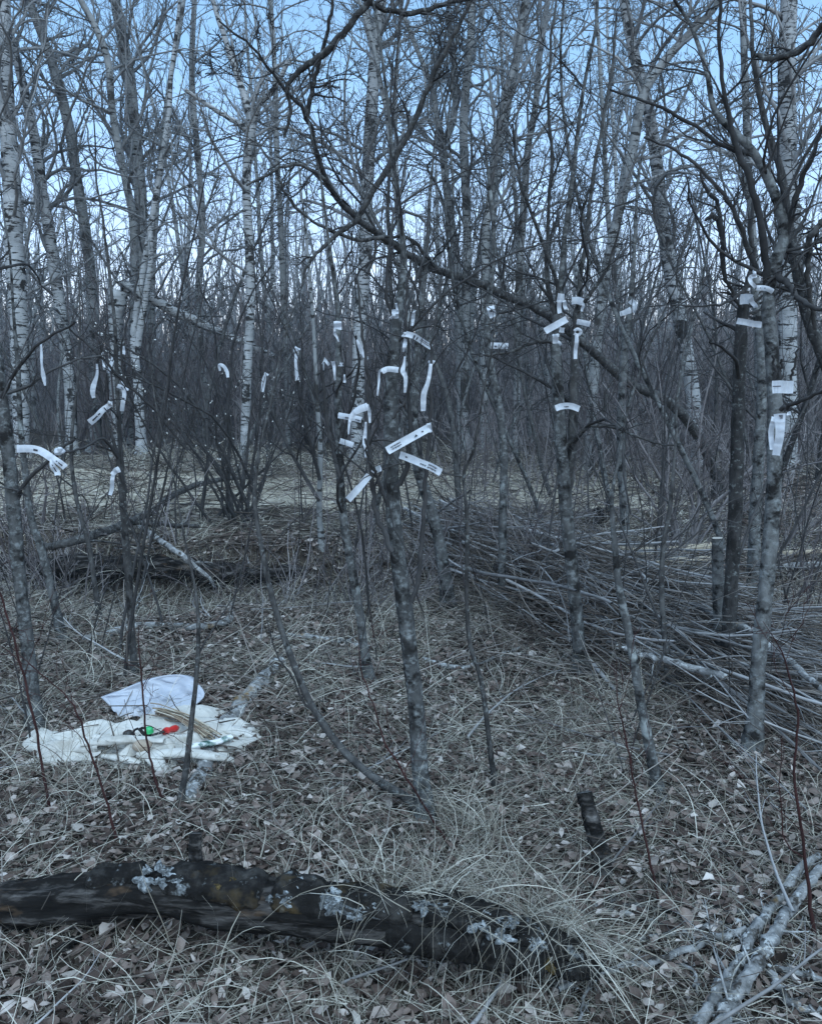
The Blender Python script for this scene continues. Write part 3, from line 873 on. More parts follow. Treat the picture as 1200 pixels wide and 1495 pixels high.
def roll(path, D0, D1, name, m, parent, flat=.6, n=26, seed=0):
    """soft rolled fold of cloth: flattened, wrinkled tube"""
    rg = np.random.default_rng(seed)
    Q, Rr = px_path(path, D0, D1, n=n)
    k = 22; t = unit(np.gradient(Q, axis=0)); u = unit(np.cross(t, [0, 0, 1.0])); v = np.cross(u, t)
    an = np.arange(k) * 6.2832 / k
    nz = np.zeros((n, k)); s = np.linspace(0, 1, n)[:, None]
    for _ in range(10):
        m_ = rg.integers(1, 7); nz += np.abs(np.sin(m_ * an[None] * .5 + rg.uniform(0, 14) * s + rg.uniform(0, 6.28))) * rg.uniform(.2, 1)
    nz = nz / 5 - .5
    rr = Rr[:, None] * (1 + .4 * nz)
    W = Q[:, None] + rr[..., None] * (u[:, None] * np.cos(an)[None, :, None] + v[:, None] * (flat * np.sin(an))[None, :, None])
    ii = np.arange(n - 1)[:, None] * k; jj = np.arange(k)[None]; j2 = (jj + 1) % k
    g = Geo(); g.add(W, np.stack([ii + jj, ii + j2, ii + k + j2, ii + k + jj], -1).reshape(-1, 4))
    return g.build(name, m, parent, parent.location)


def project(V):
    d = V - CAM
    cz_ = d[..., 1] * math.cos(PITCH) - d[..., 2] * math.sin(PITCH); cy_ = d[..., 1] * math.sin(PITCH) + d[..., 2] * math.cos(PITCH)
    return np.stack([600 + F * d[..., 0] / cz_, 747.5 - F * cy_ / cz_], -1)


CP = project(V).reshape(-1, 2); CV = V.reshape(-1, 3)


def on_cloth(x, y, lift=.0):
    """depth of the cloth surface seen at a pixel"""
    dd = np.hypot(CP[:, 0] - x, CP[:, 1] - y)
    near = np.argsort(dd)[:12]
    return CV[near, 1].min() - lift


def croll(path, seed, flat=.6, name='rolled_fold', m='cloth', lift=.5):
    w_ = max(p[2] for p in path) * .5 * ppm(3.2) * flat
    return roll(path, on_cloth(*path[0][:2]) - w_ * lift, on_cloth(*path[-1][:2]) - w_ * lift, name, M[m], clo, flat, seed=seed)


croll([(38, 1093, 12), (60, 1092, 20), (90, 1094, 20), (125, 1092, 22), (150, 1090, 20)], 1, .7)
croll([(60, 1112, 8), (90, 1110, 14), (125, 1106, 16), (150, 1098, 12)], 2)
croll([(120, 1086, 12), (160, 1082, 20), (200, 1080, 16), (240, 1082, 10)], 3)
croll([(205, 1100, 16), (224, 1108, 20), (236, 1122, 18), (242, 1136, 10)], 4)
croll([(222, 1102, 16), (270, 1100, 20), (320, 1106, 16), (346, 1112, 8)], 5)
croll([(275, 1050, 12), (310, 1056, 22), (345, 1068, 22), (378, 1076, 12)], 6, .5)
croll([(330, 1092, 10), (350, 1088, 20), (368, 1082, 16), (380, 1076, 6)], 7)
croll([(150, 1104, 8), (180, 1108, 14), (206, 1116, 10)], 9)
sl = croll([(272, 1092, 8), (290, 1088, 12), (315, 1084, 13), (338, 1076, 11)], 8, .6, 'printed_fold', 'print', 1.4)
sl['label'] = 'fold of the cloth printed in green'


def cz(x, y, D=0): return at(x, y, on_cloth(x, y) - .016)


iD = 0
# bundle of dried stems
b0 = cz(270, 1058, iD + .06)
bun = thing('stem_bundle', b0, 'bundle of thin dried stems lying on the white cloth', 'bundle')
g = Geo(); N = 34
a_ = np.array([cz(232, 1040, iD + .12) + rng.normal(size=3) * [.016, .012, .010] for _ in range(N)])
e_ = np.array([cz(306, 1074, iD + .02) + rng.normal(size=3) * [.02, .012, .012] for _ in range(N)])
Pb = a_[:, None] * (1 - np.linspace(0, 1, 7))[None, :, None] + e_[:, None] * np.linspace(0, 1, 7)[None, :, None] + rng.normal(size=(N, 7, 3)) * .002
Pb[..., 2] += (.02 * np.sin(np.linspace(0, 3.14, 7)))[None]
g.tubes(Pb, np.full((N, 7), .0028) * rng.uniform(.6, 1.4, (N, 1)), 4, a=rng.random(N))
g.build('stems', M['straw'], bun, b0)
# red wrapped tube
r0 = cz(249, 1066, iD)
rt = thing('red_tube', r0, 'small shiny red wrapped tube lying on the white cloth', 'tube')
pa, pb = cz(238, 1069, iD - .01), cz(259, 1063, iD + .02)
q = pa + (pb - pa) * np.linspace(0, 1, 9)[:, None]
g = Geo(); g.tube(q, np.array([.008, .013, .0145, .012, .0105, .013, .0145, .0135, .009]), 12, .03, True); g.build('wrapper', M['redp'], rt, r0)
pc = pa + (pa - pb) * .7
g = Geo(); g.tube([pa, (pa + pc) / 2, pc], [.006, .005, .004], 8, .02, True); g.build('brown_end', M['bark'], rt, r0)
# green cap
c0 = cz(218, 1066, iD)
cp = thing('green_cap', c0, 'small round green cap lying beside the red tube', 'cap')
q = c0 + np.array([[0, 0, -.012], [0, 0, -.008], [0, 0, .006], [0, 0, .011], [0, 0, .013]])
g = Geo(); g.tube(q, [.0145, .015, .015, .012, .004], 16, .01, True); g.build('lid', M['greenp'], cp, c0)
g = Geo(); an = np.linspace(0, 6.2832, 17); g.tube(c0 + np.c_[np.cos(an) * .0155, np.sin(an) * .0155, np.full(17, -.009)], np.full(17, .002), 5); g.build('rim', M['greenp'], cp, c0)
# black looped cord
k0 = cz(208, 1070, iD)
ck = thing('black_cord', k0, 'coil of black cord on the white cloth beside the green cap', 'cord')
for s_, (ox, rr_) in enumerate(((-.018, .017), (.012, .019), (.0, .012))):
    an = np.linspace(0, 5.6, 18)
    q = k0 + np.c_[ox + np.cos(an + s_) * rr_, np.sin(an + s_) * rr_ * .5, np.sin(an) * rr_ * .75 + .002 * s_]
    g = Geo(); g.tube(q, np.full(18, .0048), 7, .05, True); g.build('loop', M['black'], ck, k0)


def blob(name, c, r, m, label, cat, seed, part='body', amp=.12, parent=None, fq=1.0):
    rg = np.random.default_rng(seed)
    nu_, nv_ = 26, 16
    u_ = np.arange(nu_) * 6.2832 / nu_; v_ = np.linspace(.02, math.pi - .02, nv_)
    d = np.stack([np.cos(u_)[:, None] * np.sin(v_), np.sin(u_)[:, None] * np.sin(v_), np.ones(nu_)[:, None] * np.cos(v_)], -1)
    s = 1 + sum(amp * rg.uniform(.2, 1) * np.sin(d @ (rg.normal(size=3) * rg.uniform(1, 5) * fq) + rg.uniform(0, 6)) for _ in range(8)) / 2.5
    V = c + d * s[..., None] * np.asarray(r)
    a, b = np.meshgrid(np.arange(nu_), np.arange(nv_ - 1), indexing='ij'); a2 = (a + 1) % nu_
    g = Geo(); g.add(V, np.stack([a * nv_ + b, a * nv_ + b + 1, a2 * nv_ + b + 1, a2 * nv_ + b], -1).reshape(-1, 4))
    if parent is None:
        o = g.build(name, m, None, c); o.location = c
        return tag(o, label, cat)
    return g.build(name, m, parent, parent.location)


blob('tan_stone', cz(207, 1089, iD - .13), (.036, .03, .024), M['stone'], 'smooth tan stone set in a fold of the white cloth', 'stone', 3)
blob('dark_pebble', cz(187, 1072, iD), (.02, .018, .014), M['bark'], 'small dark brown pebble on the white cloth left of the black cord', 'pebble', 5)

# plastic bag
oD = gnd(225, 1040)[1]
outl = np.array([(147, 1018), (170, 1010), (205, 996), (243, 986), (275, 988), (298, 1010), (290, 1026), (262, 1044), (225, 1050), (190, 1044), (165, 1034)], float)
bgp = gnd(225, 1046)
bag = thing('plastic_bag', (bgp[0], bgp[1], float(H(bgp[0], bgp[1]))), 'puffed-up translucent white plastic bag lying behind the white cloth', 'plastic bag')
nr, na = 26, 88
cen = np.array([225, 1020.]); oc = catmull(np.vstack([outl, outl[:1]]), na + 1)[:-1]
V = np.zeros((nr, na, 3))
ph = rng.uniform(0, 6.28, 12)
for a in range(nr):
    f = (a / (nr - 1))
    for b in range(na):
        p = cen + (oc[b] - cen) * f
        bul = math.sqrt(max(0, 1 - f ** 2.2))
        th = b / na * 6.2832
        cr = sum(.016 * abs(math.sin((2 + j) * th * .5 + ph[j] + 3 * f)) for j in range(5)) * (.3 + f) * (1 - f ** 6)
        V[a, b] = at(p[0], p[1], oD - .015 - .10 * bul + .006 * math.sin(p[0] * .11) + cr + (1020 - p[1]) * .0025 + (1 - f ** 4) * sum(am * abs(math.sin(kx * p[0] + ky * p[1] + phs)) for am, kx, ky, phs in ((.030, .045, .06, .4), (.022, -.05, .09, 2.0), (.014, .11, .05, 1.1), (.010, -.13, .12, 3.0), (.008, .05, -.22, .7))))
g = Geo(); a, b = np.meshgrid(np.arange(nr - 1), np.arange(na), indexing='ij'); b2 = (b + 1) % na
Vf = V.copy(); Vb = V.copy()
cy = V[-1].mean(0)
Vb[..., 1] = 2 * V[-1][None, :, 1] - V[..., 1] - 0; Vb[..., 1] = np.minimum(Vb[..., 1], V[..., 1] + .16)
Qb = np.stack([a * na + b, a * na + b2, (a + 1) * na + b2, (a + 1) * na + b], -1).reshape(-1, 4)
g.add(Vf, Qb); g.add(Vb, Qb[:, ::-1])
g.build('film', M['plastic'], bag, bag.location)
hp = [at(165, 1034, oD - .03), at(176, 1040, oD - .05), at(185, 1036, oD - .06), at(178, 1030, oD - .05)]
g = Geo(); q = catmull(hp, 14); g.tube(q, np.full(14, .003), 6); g.build('handle', M['plastic'], bag, bag.location)

# ------------------------------------------------------------------ trees traced one by one
def extend_up(P, Rr, L, n, rng, tip=.25):
    d = unit((P[-1] - P[-4])[None]) + [[0, 0, .3]]
    Q, q = grow(P[-1:], d, np.array([L]), Rr[-1:], n, .05, .06, tip, rng)
    return np.vstack([P, Q[0, 1:]]), np.r_[Rr, q[0, 1:]]


def root_down(P, Rr):
    """carry the first point down into the ground"""
    b = P[0].copy(); hb = float(H(b[0], b[1]))
    if P[0][2] > hb - .02:
        m = max(2, int((P[0][2] - hb) / .25) + 2)
        t = np.linspace(1, 0, m, endpoint=False)[:, None]
        f = np.array([b[0], b[1], hb - .06])
        sl = (P[0] - P[2])[:2]; f[:2] += np.clip(sl, -.06, .06) * .5
        P = np.vstack([P[0] * (1 - t) + f * t, P]); Rr = np.r_[Rr[0] * (1 + .35 * t[:, 0] ** 2), Rr]
    return P, Rr


NEARW = {'ribbon_tree': .78, 'near_tree': .82, 'leafless_tree': .86, 'rough_tree': .88, 'leaning_dead_tree': .84}


def tree(name, label, path, D0, D1=None, m='aspen', ext=5.0, counts=(16, 6, 5), t0=.25, lf=.22, rmin=.004, k=10, bump=.035, jit=.0, limbs=(), brm='branchg', up=.05, wob=.17,
         seed=1, catk=0, cat='tree', r0=.45, t1=.98, ang=.85, sub=None, group=None, lb=()):
    rng = np.random.default_rng(seed * 7 + 1)
    P, Rr = px_path(path, D0, D1, jit=jit)
    if D0 > 10: Rr = Rr * .86
    elif name in NEARW: Rr = Rr * NEARW[name]
    P, Rr = root_down(P, Rr)
    if ext: P, Rr = extend_up(P, Rr, ext, 12, rng)
    b = P[0].copy(); b[2] = float(H(b[0], b[1]))
    Rr = Rr * (1 + .55 * np.exp(-np.maximum(P[:, 2] - b[2], 0) / .06))
    o = thing(name, b, label, cat, group)
    g = Geo(); g.tube(P, Rr, k, bump); g.build('trunk', M[m], o, b)
    L = np.linalg.norm(np.diff(P, axis=0), axis=1).sum()
    gc = Geo()
    gk = Geo() if catk else None
    if counts:
        # resample evenly
        q = catmull(np.c_[P, Rr], 40)
        crown(gc, q[None, :, :3], q[None, :, 3], np.array([L]), counts, t0, t1, ang, lf, rmin, up, wob, rng=rng, r0=r0, catkin=(gk, catk, .03) if catk else None)
    for lim in limbs:
        pth, d0, d1 = lim[0], lim[1], lim[2]
        lc = lim[3] if len(lim) > 3 else (7, 5)
        q, qr = px_path(pth, d0, d1, jit=.003)
        gl = Geo(); gl.tube(q, qr, 7, .05); gl.build('limb', M[lb[0] if lb else m], o, b)
        ll = np.linalg.norm(np.diff(q, axis=0), axis=1).sum()
        if lc:
            crown(gc, q[None], qr[None], np.array([ll]), lc, .12, 1.0, .75, .38, rmin, up, wob * 1.1, rng=rng, sides=(4, 3, 3), npts=(7, 5, 4), r0=.5)
    if gc.n: gc.build('crown', M[brm], o, b)['kind'] = 'stuff'
    if gk is not None and gk.n: gk.build('catkins', M['catk'], o, b)['kind'] = 'stuff'
    return o


BIG = dict(ext=4.5, counts=(24, 8, 6), t0=.26, lf=.25, rmin=.0042, k=12, catk=.06)
tree('birch_tree', 'thick pale birch with dark scars cut by the picture\'s left edge', [(31, 640, 26), (30, 560, 27), (28, 470, 28), (22, 380, 29), (18, 300, 27), (14, 220, 26), (8, 130, 24), (4, 0, 22)], 13, 13, 'birch', seed=1, **BIG)
tree('birch_tree', 'leaning white birch just beside the thick one at the edge, bending left at its top', [(104, 640, 20), (102, 560, 19), (95, 500, 19), (88, 450, 19), (80, 400, 18), (72, 340, 18), (62, 280, 17), (50, 200, 15), (35, 130, 14), (18, 60, 12)], 13.5, 13.5, 'birch', seed=2, **BIG)
tree('aspen_tree', 'tall grey aspen leaning left above the shrubs, second from the thick birch', [(140, 660, 19), (138, 500, 18), (132, 400, 17), (125, 340, 17), (115, 280, 17), (105, 210, 16), (95, 160, 16), (82, 110, 15), (65, 60, 14), (42, 0, 13)], 14.5, 14, 'aspen', seed=3, **BIG)
tree('aspen_tree', 'straight grey aspen rising behind the forked birch', [(196, 660, 22), (200, 500, 21), (203, 420, 20), (206, 310, 20), (202, 250, 20), (196, 190, 19), (190, 120, 18), (180, 60, 17), (168, 0, 16)], 15, 15, 'aspen', seed=4, **BIG)
tree('aspen_tree', 'slender crooked aspen just to the left of the straight grey aspen', [(192, 640, 13), (196, 400, 13), (194, 320, 13), (185, 270, 12), (172, 210, 12), (163, 150, 11), (158, 90, 11), (140, 40, 10), (118, 0, 9)], 14.2, 14, 'aspen', seed=5, **BIG)
tree('forked_birch', 'forked white birch standing at the far edge of the grass clearing', [(207, 662, 20), (204, 610, 17), (201, 560, 15), (197, 520, 14), (196, 480, 12), (203, 430, 11), (212, 380, 11), (222, 320, 10), (232, 260, 10), (240, 210, 9), (247, 165, 8)], 13, 13, 'birch', seed=6,
     limbs=[([(198, 520, 11), (206, 470, 10), (214, 425, 9), (220, 380, 8), (219, 330, 7)], 13, 12.9)], ext=3, counts=(16, 7, 6), t0=.35, lf=.24, rmin=.0042, k=10)
tree('birch_tree', 'pale birch with a forked top behind the bare willow shrub', [(357, 690, 16), (359, 600, 15), (362, 520, 15), (366, 440, 14), (364, 360, 14), (360, 280, 14), (362, 220, 14), (368, 180, 14), (360, 150, 11), (342, 95, 10), (320, 30, 8)], 12.5, 12.5, 'birch', seed=7,
     limbs=[([(367, 185, 9), (380, 150, 8), (400, 130, 7), (420, 90, 6)], 12.5, 12.2), ([(364, 192, 8), (340, 175, 7), (315, 160, 6), (270, 130, 5)], 12.5, 12.1)], **{**BIG, 'ext': 3})
tree('birch_tree', 'straight pale birch in the middle of the wood behind the arching limb', [(520, 690, 22), (522, 600, 21), (524, 500, 21), (529, 430, 21), (533, 380, 21), (535, 300, 20), (538, 240, 20), (541, 180, 20), (545, 120, 19), (549, 60, 18), (556, 0, 17)], 12.5, 12.5, 'birch', seed=8,
     limbs=[([(547, 70, 11), (537, 40, 10), (533, 10, 9)], 12.4, 12.3)], **BIG)
tree('aspen_tree', 'thin dark aspen twisting up right beside the middle pale birch', [(600, 690, 10), (596, 500, 9), (590, 400, 9), (580, 300, 9), (571, 220, 8), (566, 170, 8), (555, 120, 7)], 12, 12, 'aspen', seed=9, **{**BIG, 'ext': 2.5})
tree('birch_tree', 'tall straight pale aspen, first right of the long diagonal branch', [(678, 690, 16), (679, 560, 15), (681, 420, 15), (682, 350, 14), (680, 280, 14), (677, 200, 14), (680, 130, 13), (687, 60, 13), (690, 0, 12)], 14, 14, 'aspen', seed=10, **BIG)
tree('aspen_tree', 'y-shaped grey aspen with two thin tops behind the straight pale one', [(675, 680, 15), (670, 470, 14), (666, 380, 14), (658, 320, 13), (650, 260, 12), (645, 205, 12), (638, 170, 9), (628, 120, 8), (600, 50, 7)], 14.6, 14.6, 'aspen', seed=11,
     limbs=[([(646, 210, 10), (660, 180, 10), (665, 140, 9), (662, 90, 9), (655, 20, 8)], 14.6, 14.5)], **BIG)
tree('aspen_tree', 'grey aspen curving to the right with a dark patched trunk', [(706, 690, 14), (707, 520, 14), (708, 400, 14), (710, 330, 13), (718, 270, 13), (725, 200, 13), (738, 145, 12), (755, 80, 11), (766, 0, 10)], 13.2, 13, 'aspen', seed=12, **BIG)
tree('aspen_tree', 'thin grey tree between the curving aspen and the shoots of the near tree', [(752, 690, 12), (756, 500, 12), (758, 400, 12), (764, 310, 12), (770, 220, 11), (781, 160, 10), (788, 80, 9), (800, 0, 8)], 13.8, 13.5, 'aspen', seed=13, **BIG)
tree('aspen_tree', 'grey aspen leaning right whose trunk crosses the pale birch', [(858, 700, 18), (868, 540, 17), (878, 440, 17), (890, 370, 17), (903, 310, 16), (915, 260, 16), (927, 200, 16), (938, 140, 15), (965, 95, 14), (1000, 55, 12), (1040, 15, 10)], 11.5, 11.2, 'aspen', seed=14, **{**BIG, 'ext': 3})
tree('birch_tree', 'pale birch bowing right with black bands low on its trunk', [(1020, 690, 22), (1012, 580, 23), (1001, 510, 23), (990, 450, 23), (980, 400, 23), (970, 340, 22), (965, 300, 21), (960, 250, 20), (952, 190, 19), (940, 130, 18), (926, 80, 17), (911, 0, 16)], 11.8, 11.8, 'birch', seed=15, **BIG)
tree('birch_tree', 'thick pale birch standing upright behind the dark near tree', [(1152, 690, 28), (1150, 560, 28), (1150, 480, 28), (1152, 400, 28), (1156, 330, 28), (1151, 260, 27), (1150, 180, 27), (1148, 100, 26), (1152, 0, 25)], 11, 11, 'birch', seed=16, **BIG)
tree('aspen_tree', 'slim grey trunk showing between the near tree and the thick upright birch', [(1110, 690, 13), (1108, 560, 13), (1104, 430, 13), (1098, 330, 12), (1092, 230, 12), (1088, 130, 11), (1084, 0, 10)], 12.6, 12.6, 'aspen', seed=17, **BIG)
tree('aspen_tree', 'thin upright aspen far left of the middle birch', [(418, 690, 10), (420, 560, 10), (414, 440, 10), (410, 330, 9), (404, 220, 9), (402, 120, 8), (395, 0, 7)], 15, 15, 'aspen', seed=18, **BIG)
tree('aspen_tree', 'pale slim aspen rising above the fallen leaning trunk', [(300, 680, 12), (298, 560, 11), (290, 430, 11), (296, 320, 10), (288, 220, 10), (280, 110, 9), (284, 0, 8)], 16, 16, 'aspen', seed=19, **BIG)

# broken snag with the fallen trunk hung up on it
sn = tree('broken_snag', 'broken-off dark birch snag at the far edge of the clearing', [(172, 662, 22), (170, 580, 22), (168, 520, 23), (168, 470, 24), (172, 440, 28), (176, 424, 22)], 13.4, 13.4, 'birch', 0, None, k=12, bump=.08, seed=30)
q, qr = px_path([(176, 418, 16), (205, 425, 15), (235, 445, 14), (270, 462, 14), (305, 478, 12), (345, 496, 10), (400, 520, 8)], 13.4, 14.4, jit=.01)
b = q[0].copy(); lt = thing('hung_trunk', b, 'fallen pale birch trunk hung slanting from the broken snag', 'trunk')
g = Geo(); g.tube(q, qr, 10, .05, True); g.build('trunk', M['birch'], lt, b)
g = Geo(); crown(g, q[None], qr[None], np.array([2.6]), (7, 4), .4, 1, .8, .4, .004, -.02, .2, sides=(4, 3), npts=(6, 4)); g.build('branches', M['branchg'], lt, b)['kind'] = 'stuff'

# ---- near trees
D = gnd(622, 1200)[1]
tree('ribbon_tree', 'dark lichen-spotted young tree in the middle, its trunk hung with white ribbons',
     [(623, 1205, 36), (616, 1150, 33), (611, 1090, 32), (607, 1030, 31), (598, 950, 31), (588, 870, 31), (578, 790, 29), (572, 710, 28), (571, 640, 28), (571, 580, 26), (573, 540, 25), (576, 505, 22), (580, 465, 18), (585, 425, 14), (590, 380, 11), (584, 310, 9), (574, 230, 7), (566, 150, 6), (556, 70, 5), (545, 0, 4)],
     D, D + .35, 'lichbark', ext=1.2, counts=(14, 6, 5), t0=.5, lf=.26, rmin=.0013, k=16, bump=.05, brm='branch', seed=40, r0=.4, lb=('branch',),
     limbs=[([(600, 880, 8), (612, 835, 7), (617, 765, 7), (621, 705, 6), (626, 645, 5.5), (629, 580, 5), (629, 525, 4), (634, 470, 3), (645, 400, 2)], D + .05, D - .05, (6, 3)),
            ([(578, 715, 9), (592, 690, 8), (598, 650, 7), (599, 600, 6), (597, 545, 5.5), (595, 500, 5), (592, 450, 4), (600, 380, 3)], D + .02, D + .05, (6, 3)),
            ([(572, 805, 8), (552, 757, 8), (544, 717, 7), (541, 680, 7), (538, 635, 6), (537, 590, 6), (535, 540, 5), (529, 480, 4), (520, 400, 3)], D + .02, D - .05, (6, 3)),
            ([(566, 740, 6), (556, 712, 6), (547, 687, 5), (537, 668, 4), (533, 640, 3)], D - .02, D - .08, (2, 2)),
            ([(572, 610, 6), (590, 590, 5), (600, 560, 4)], D, D - .04, None)])
tree('sucker_sapling', 'thin curved sapling growing from the foot of the middle ribbon tree', [(618, 1188, 15), (590, 1163, 13), (545, 1135, 12), (505, 1100, 11.5), (470, 1055, 11), (445, 1010, 10.5), (425, 960, 10), (405, 900, 9), (390, 840, 8), (380, 790, 7), (372, 730, 6), (378, 660, 5), (395, 590, 4)],
     D, D + .5, 'bark', .6, (7, 4), .3, .3, .0013, 9, seed=41, brm='branch', cat='sapling')
D2 = gnd(1098, 1100)[1]
tree('near_tree', 'mottled grey near tree on the right wearing a wide white band and hanging tails',
     [(1097, 1105, 34), (1103, 1040, 29), (1107, 970, 27), (1114, 900, 27), (1122, 820, 27), (1128, 740, 26), (1131, 660, 26), (1131, 580, 25), (1126, 500, 23), (1122, 440, 21), (1130, 390, 20), (1144, 345, 18), (1137, 300, 16), (1121, 260, 15), (1100, 222, 13), (1075, 195, 12), (1043, 160, 10), (1032, 105, 8), (1010, 40, 6), (985, 0, 5)],
     D2, D2 + .5, 'lichbark', 1.2, (13, 6, 5), .45, .25, .0015, 16, .05, seed=42, brm='branch', lb=('branch',),
     limbs=[([(1122, 430, 13), (1119, 383, 11), (1110, 320, 10), (1094, 262, 9), (1075, 214, 8), (1060, 150, 6), (1050, 60, 5), (1054, -20, 4)], D2 + .3, D2 + .1, (9, 5, 2)),
            ([(1146, 345, 11), (1160, 300, 9), (1175, 250, 7), (1200, 190, 5)], D2 + .4, D2 + .2, (7, 5)),
            ([(1128, 395, 12), (1150, 415, 9), (1172, 440, 8), (1200, 452, 6)], D2 + .3, D2, (5, 4)),
            ([(1140, 598, 7), (1165, 585, 6), (1200, 572, 5)], D2 + .1, D2 - .1, (3, 2)),
            ([(1130, 560, 5), (1133, 535, 4), (1127, 520, 3)], D2 - .02, D2 - .04, None), ([(1136, 562, 5), (1140, 540, 4.5), (1140, 525, 4)], D2 - .02, D2 - .04, None),
            ([(1146, 565, 5), (1157, 545, 4), (1163, 520, 3), (1170, 500, 2)], D2, D2 - .06, None),
            ([(1105, 400, 8), (1080, 330, 7), (1060, 290, 6), (1030, 255, 5), (990, 220, 4), (940, 200, 3)], D2 + .4, D2 + .2, (8, 5)),
            ([(1100, 225, 8), (1060, 215, 6), (1010, 180, 5), (950, 150, 4), (890, 130, 3)], D2 + .5, D2 + .4, (8, 5, 2))])
D3 = gnd(1062, 1005)[1]
tree('rough_tree', 'rough dark tree with a broken top and two white ribbons, beside the sawn-off stump',
     [(1060, 1010, 26), (1062, 950, 24), (1066, 880, 23), (1071, 800, 22), (1074, 720, 22), (1077, 640, 21), (1079, 560, 20), (1081, 500, 19), (1085, 455, 17), (1087, 425, 15)], D3, D3 + .1, 'bark', 0, (5, 4), .6, .3, .0018, 14, .07, seed=43, brm='branch', lb=('branch',),
     limbs=[([(1086, 430, 8), (1092, 405, 7), (1100, 380, 6), (1096, 330, 5), (1100, 260, 4)], D3 + .1, D3, (6, 4)), ([(1082, 450, 6), (1066, 420, 5), (1056, 395, 7), (1053, 335, 8), (1040, 314, 7), (1030, 322, 4)], D3, D3 - .1, (4, 3)), ([(1054, 345, 6), (1048, 300, 6), (1030, 275, 5), (1022, 250, 3)], D3 - .05, D3 - .1, (5, 3)),
            ([(1085, 425, 6), (1060, 440, 4), (1030, 447, 3), (980, 445, 2)], D3, D3 - .1, (4, 3))])
D4 = gnd(845, 985)[1]
tree('leafless_tree', 'grey tree with twin stems and a cluster of white ribbons under its upright shoots',
     [(848, 1000, 25), (845, 940, 22), (838, 860, 22), (830, 780, 22), (823, 700, 21), (817, 620, 20), (813, 540, 19), (811, 490, 17), (815, 455, 13), (818, 425, 10), (825, 340, 8), (838, 240, 7), (850, 140, 6), (870, 40, 5)], D4, D4, 'lichbark', 1.0, (12, 6, 5), .5, .22, .0017, 14, .05, seed=44, brm='branch', lb=('bark',),
     limbs=[([(826, 745, 13), (833, 680, 14), (837, 610, 14), (838, 550, 13), (840, 500, 12), (843, 460, 10), (847, 420, 8), (856, 340, 6), (868, 240, 5), (890, 120, 4), (900, 20, 3)], D4 + .03, D4 + .1, (10, 6, 4)),
            ([(814, 470, 7), (800, 420, 6), (798, 340, 5), (805, 240, 5), (800, 120, 4), (812, 0, 3)], D4, D4 - .1, (10, 6, 4)),
            ([(816, 455, 7), (810, 400, 6), (782, 330, 5), (760, 260, 4), (748, 180, 3)], D4, D4 - .2, (8, 6, 3)),
            ([(843, 455, 6), (868, 420, 5), (890, 380, 4), (905, 330, 3)], D4, D4 - .1, (6, 5, 2)),
            ([(812, 500, 6), (780, 500, 5), (740, 515, 4), (700, 520, 3)], D4, D4 - .2, (5, 3)),
            ([(818, 660, 6), (850, 630, 5), (870, 622, 4), (910, 628, 4), (950, 645, 3), (985, 650, 3)], D4, D4 - .2, (5, 3))])
tree('leaning_dead_tree', 'long arching dead limb sweeping from the thicket up across the middle of the wood',
     [(1048, 700, 17), (1018, 635, 17), (985, 594, 17), (955, 576, 16.5), (925, 563, 16), (895, 540, 15.5), (860, 508, 15), (800, 460, 15), (750, 436, 14.5), (700, 415, 13.5), (640, 394, 13), (600, 374, 12), (560, 346, 11.5), (525, 322, 11), (498, 296, 10), (475, 260, 9), (460, 212, 8), (447, 168, 7), (425, 140, 6), (400, 108, 5), (370, 70, 4), (320, 30, 3)],
     8.6, 4.4, 'bark', 0, (18, 7, 5), .35, .17, .0022, 12, .05, .004, brm='branch', seed=45, up=.04, wob=.2, lb=('bark',),
     limbs=[([(522, 318, 8), (560, 255, 9), (590, 205, 8), (612, 160, 8), (638, 95, 7), (665, 45, 6), (692, -10, 5)], 4.9, 4.4, (9, 5, 4)),
            ([(525, 318, 8), (500, 336, 7), (470, 362, 5), (450, 385, 4), (440, 420, 3)], 4.9, 4.6, (6, 4)),
            ([(448, 170, 7), (456, 130, 7), (466, 90, 6), (480, 40, 5), (488, -20, 4)], 4.5, 4.3, (8, 5, 3)),
            ([(560, 346, 6), (520, 350, 5), (470, 330, 4), (430, 300, 4), (405, 260, 3)], 5.0, 4.7, (7, 5, 2)),
            ([(640, 394, 6), (600, 350, 5), (560, 345, 4)], 5.3, 5.1, (4, 3)),
            ([(475, 262, 6), (440, 240, 5), (410, 245, 4), (360, 270, 3)], 4.7, 4.5, (7, 4))])
# branch hanging into the top of the picture
for lb_, pth, dd in (('dark branch sloping down from the top edge over the middle birch', [(545, -10, 10), (520, 25, 9), (495, 55, 9), (468, 80, 10), (440, 100, 8), (420, 125, 6), (425, 160, 5), (415, 200, 4)], 3.6),
                     ('dark twig running level along the top edge beside the middle birch', [(530, -4, 8), (560, 12, 7), (605, 18, 7), (640, 8, 6), (695, -6, 5)], 3.6),
                     ('dark hooked branch reaching in from the top right corner', [(1215, 20, 9), (1195, 45, 9), (1178, 66, 9), (1150, 80, 9), (1125, 85, 8), (1102, 80, 6)], 3.2),
                     ('dark knobbly branch entering at the right edge above the ribbons', [(1210, 315, 9), (1190, 335, 9), (1180, 350, 9), (1179, 390, 8), (1182, 430, 7), (1190, 480, 6)], 3.2)):
    q, qr = px_path(pth, dd, dd + .2, jit=.003)
    o = thing('overhead_branch', q[0], lb_, 'branch')
    g = Geo(); g.tube(q, qr, 8, .06); g.build('limb', M['bark'], o, q[0])
    g = Geo(); crown(g, q[None], qr[None], np.array([.9]), (9, 5), .1, 1, .8, .4, .0012, .0, .2, sides=(4, 3), npts=(6, 5)); g.build('twigs', M['branch'], o, q[0])['kind'] = 'stuff'
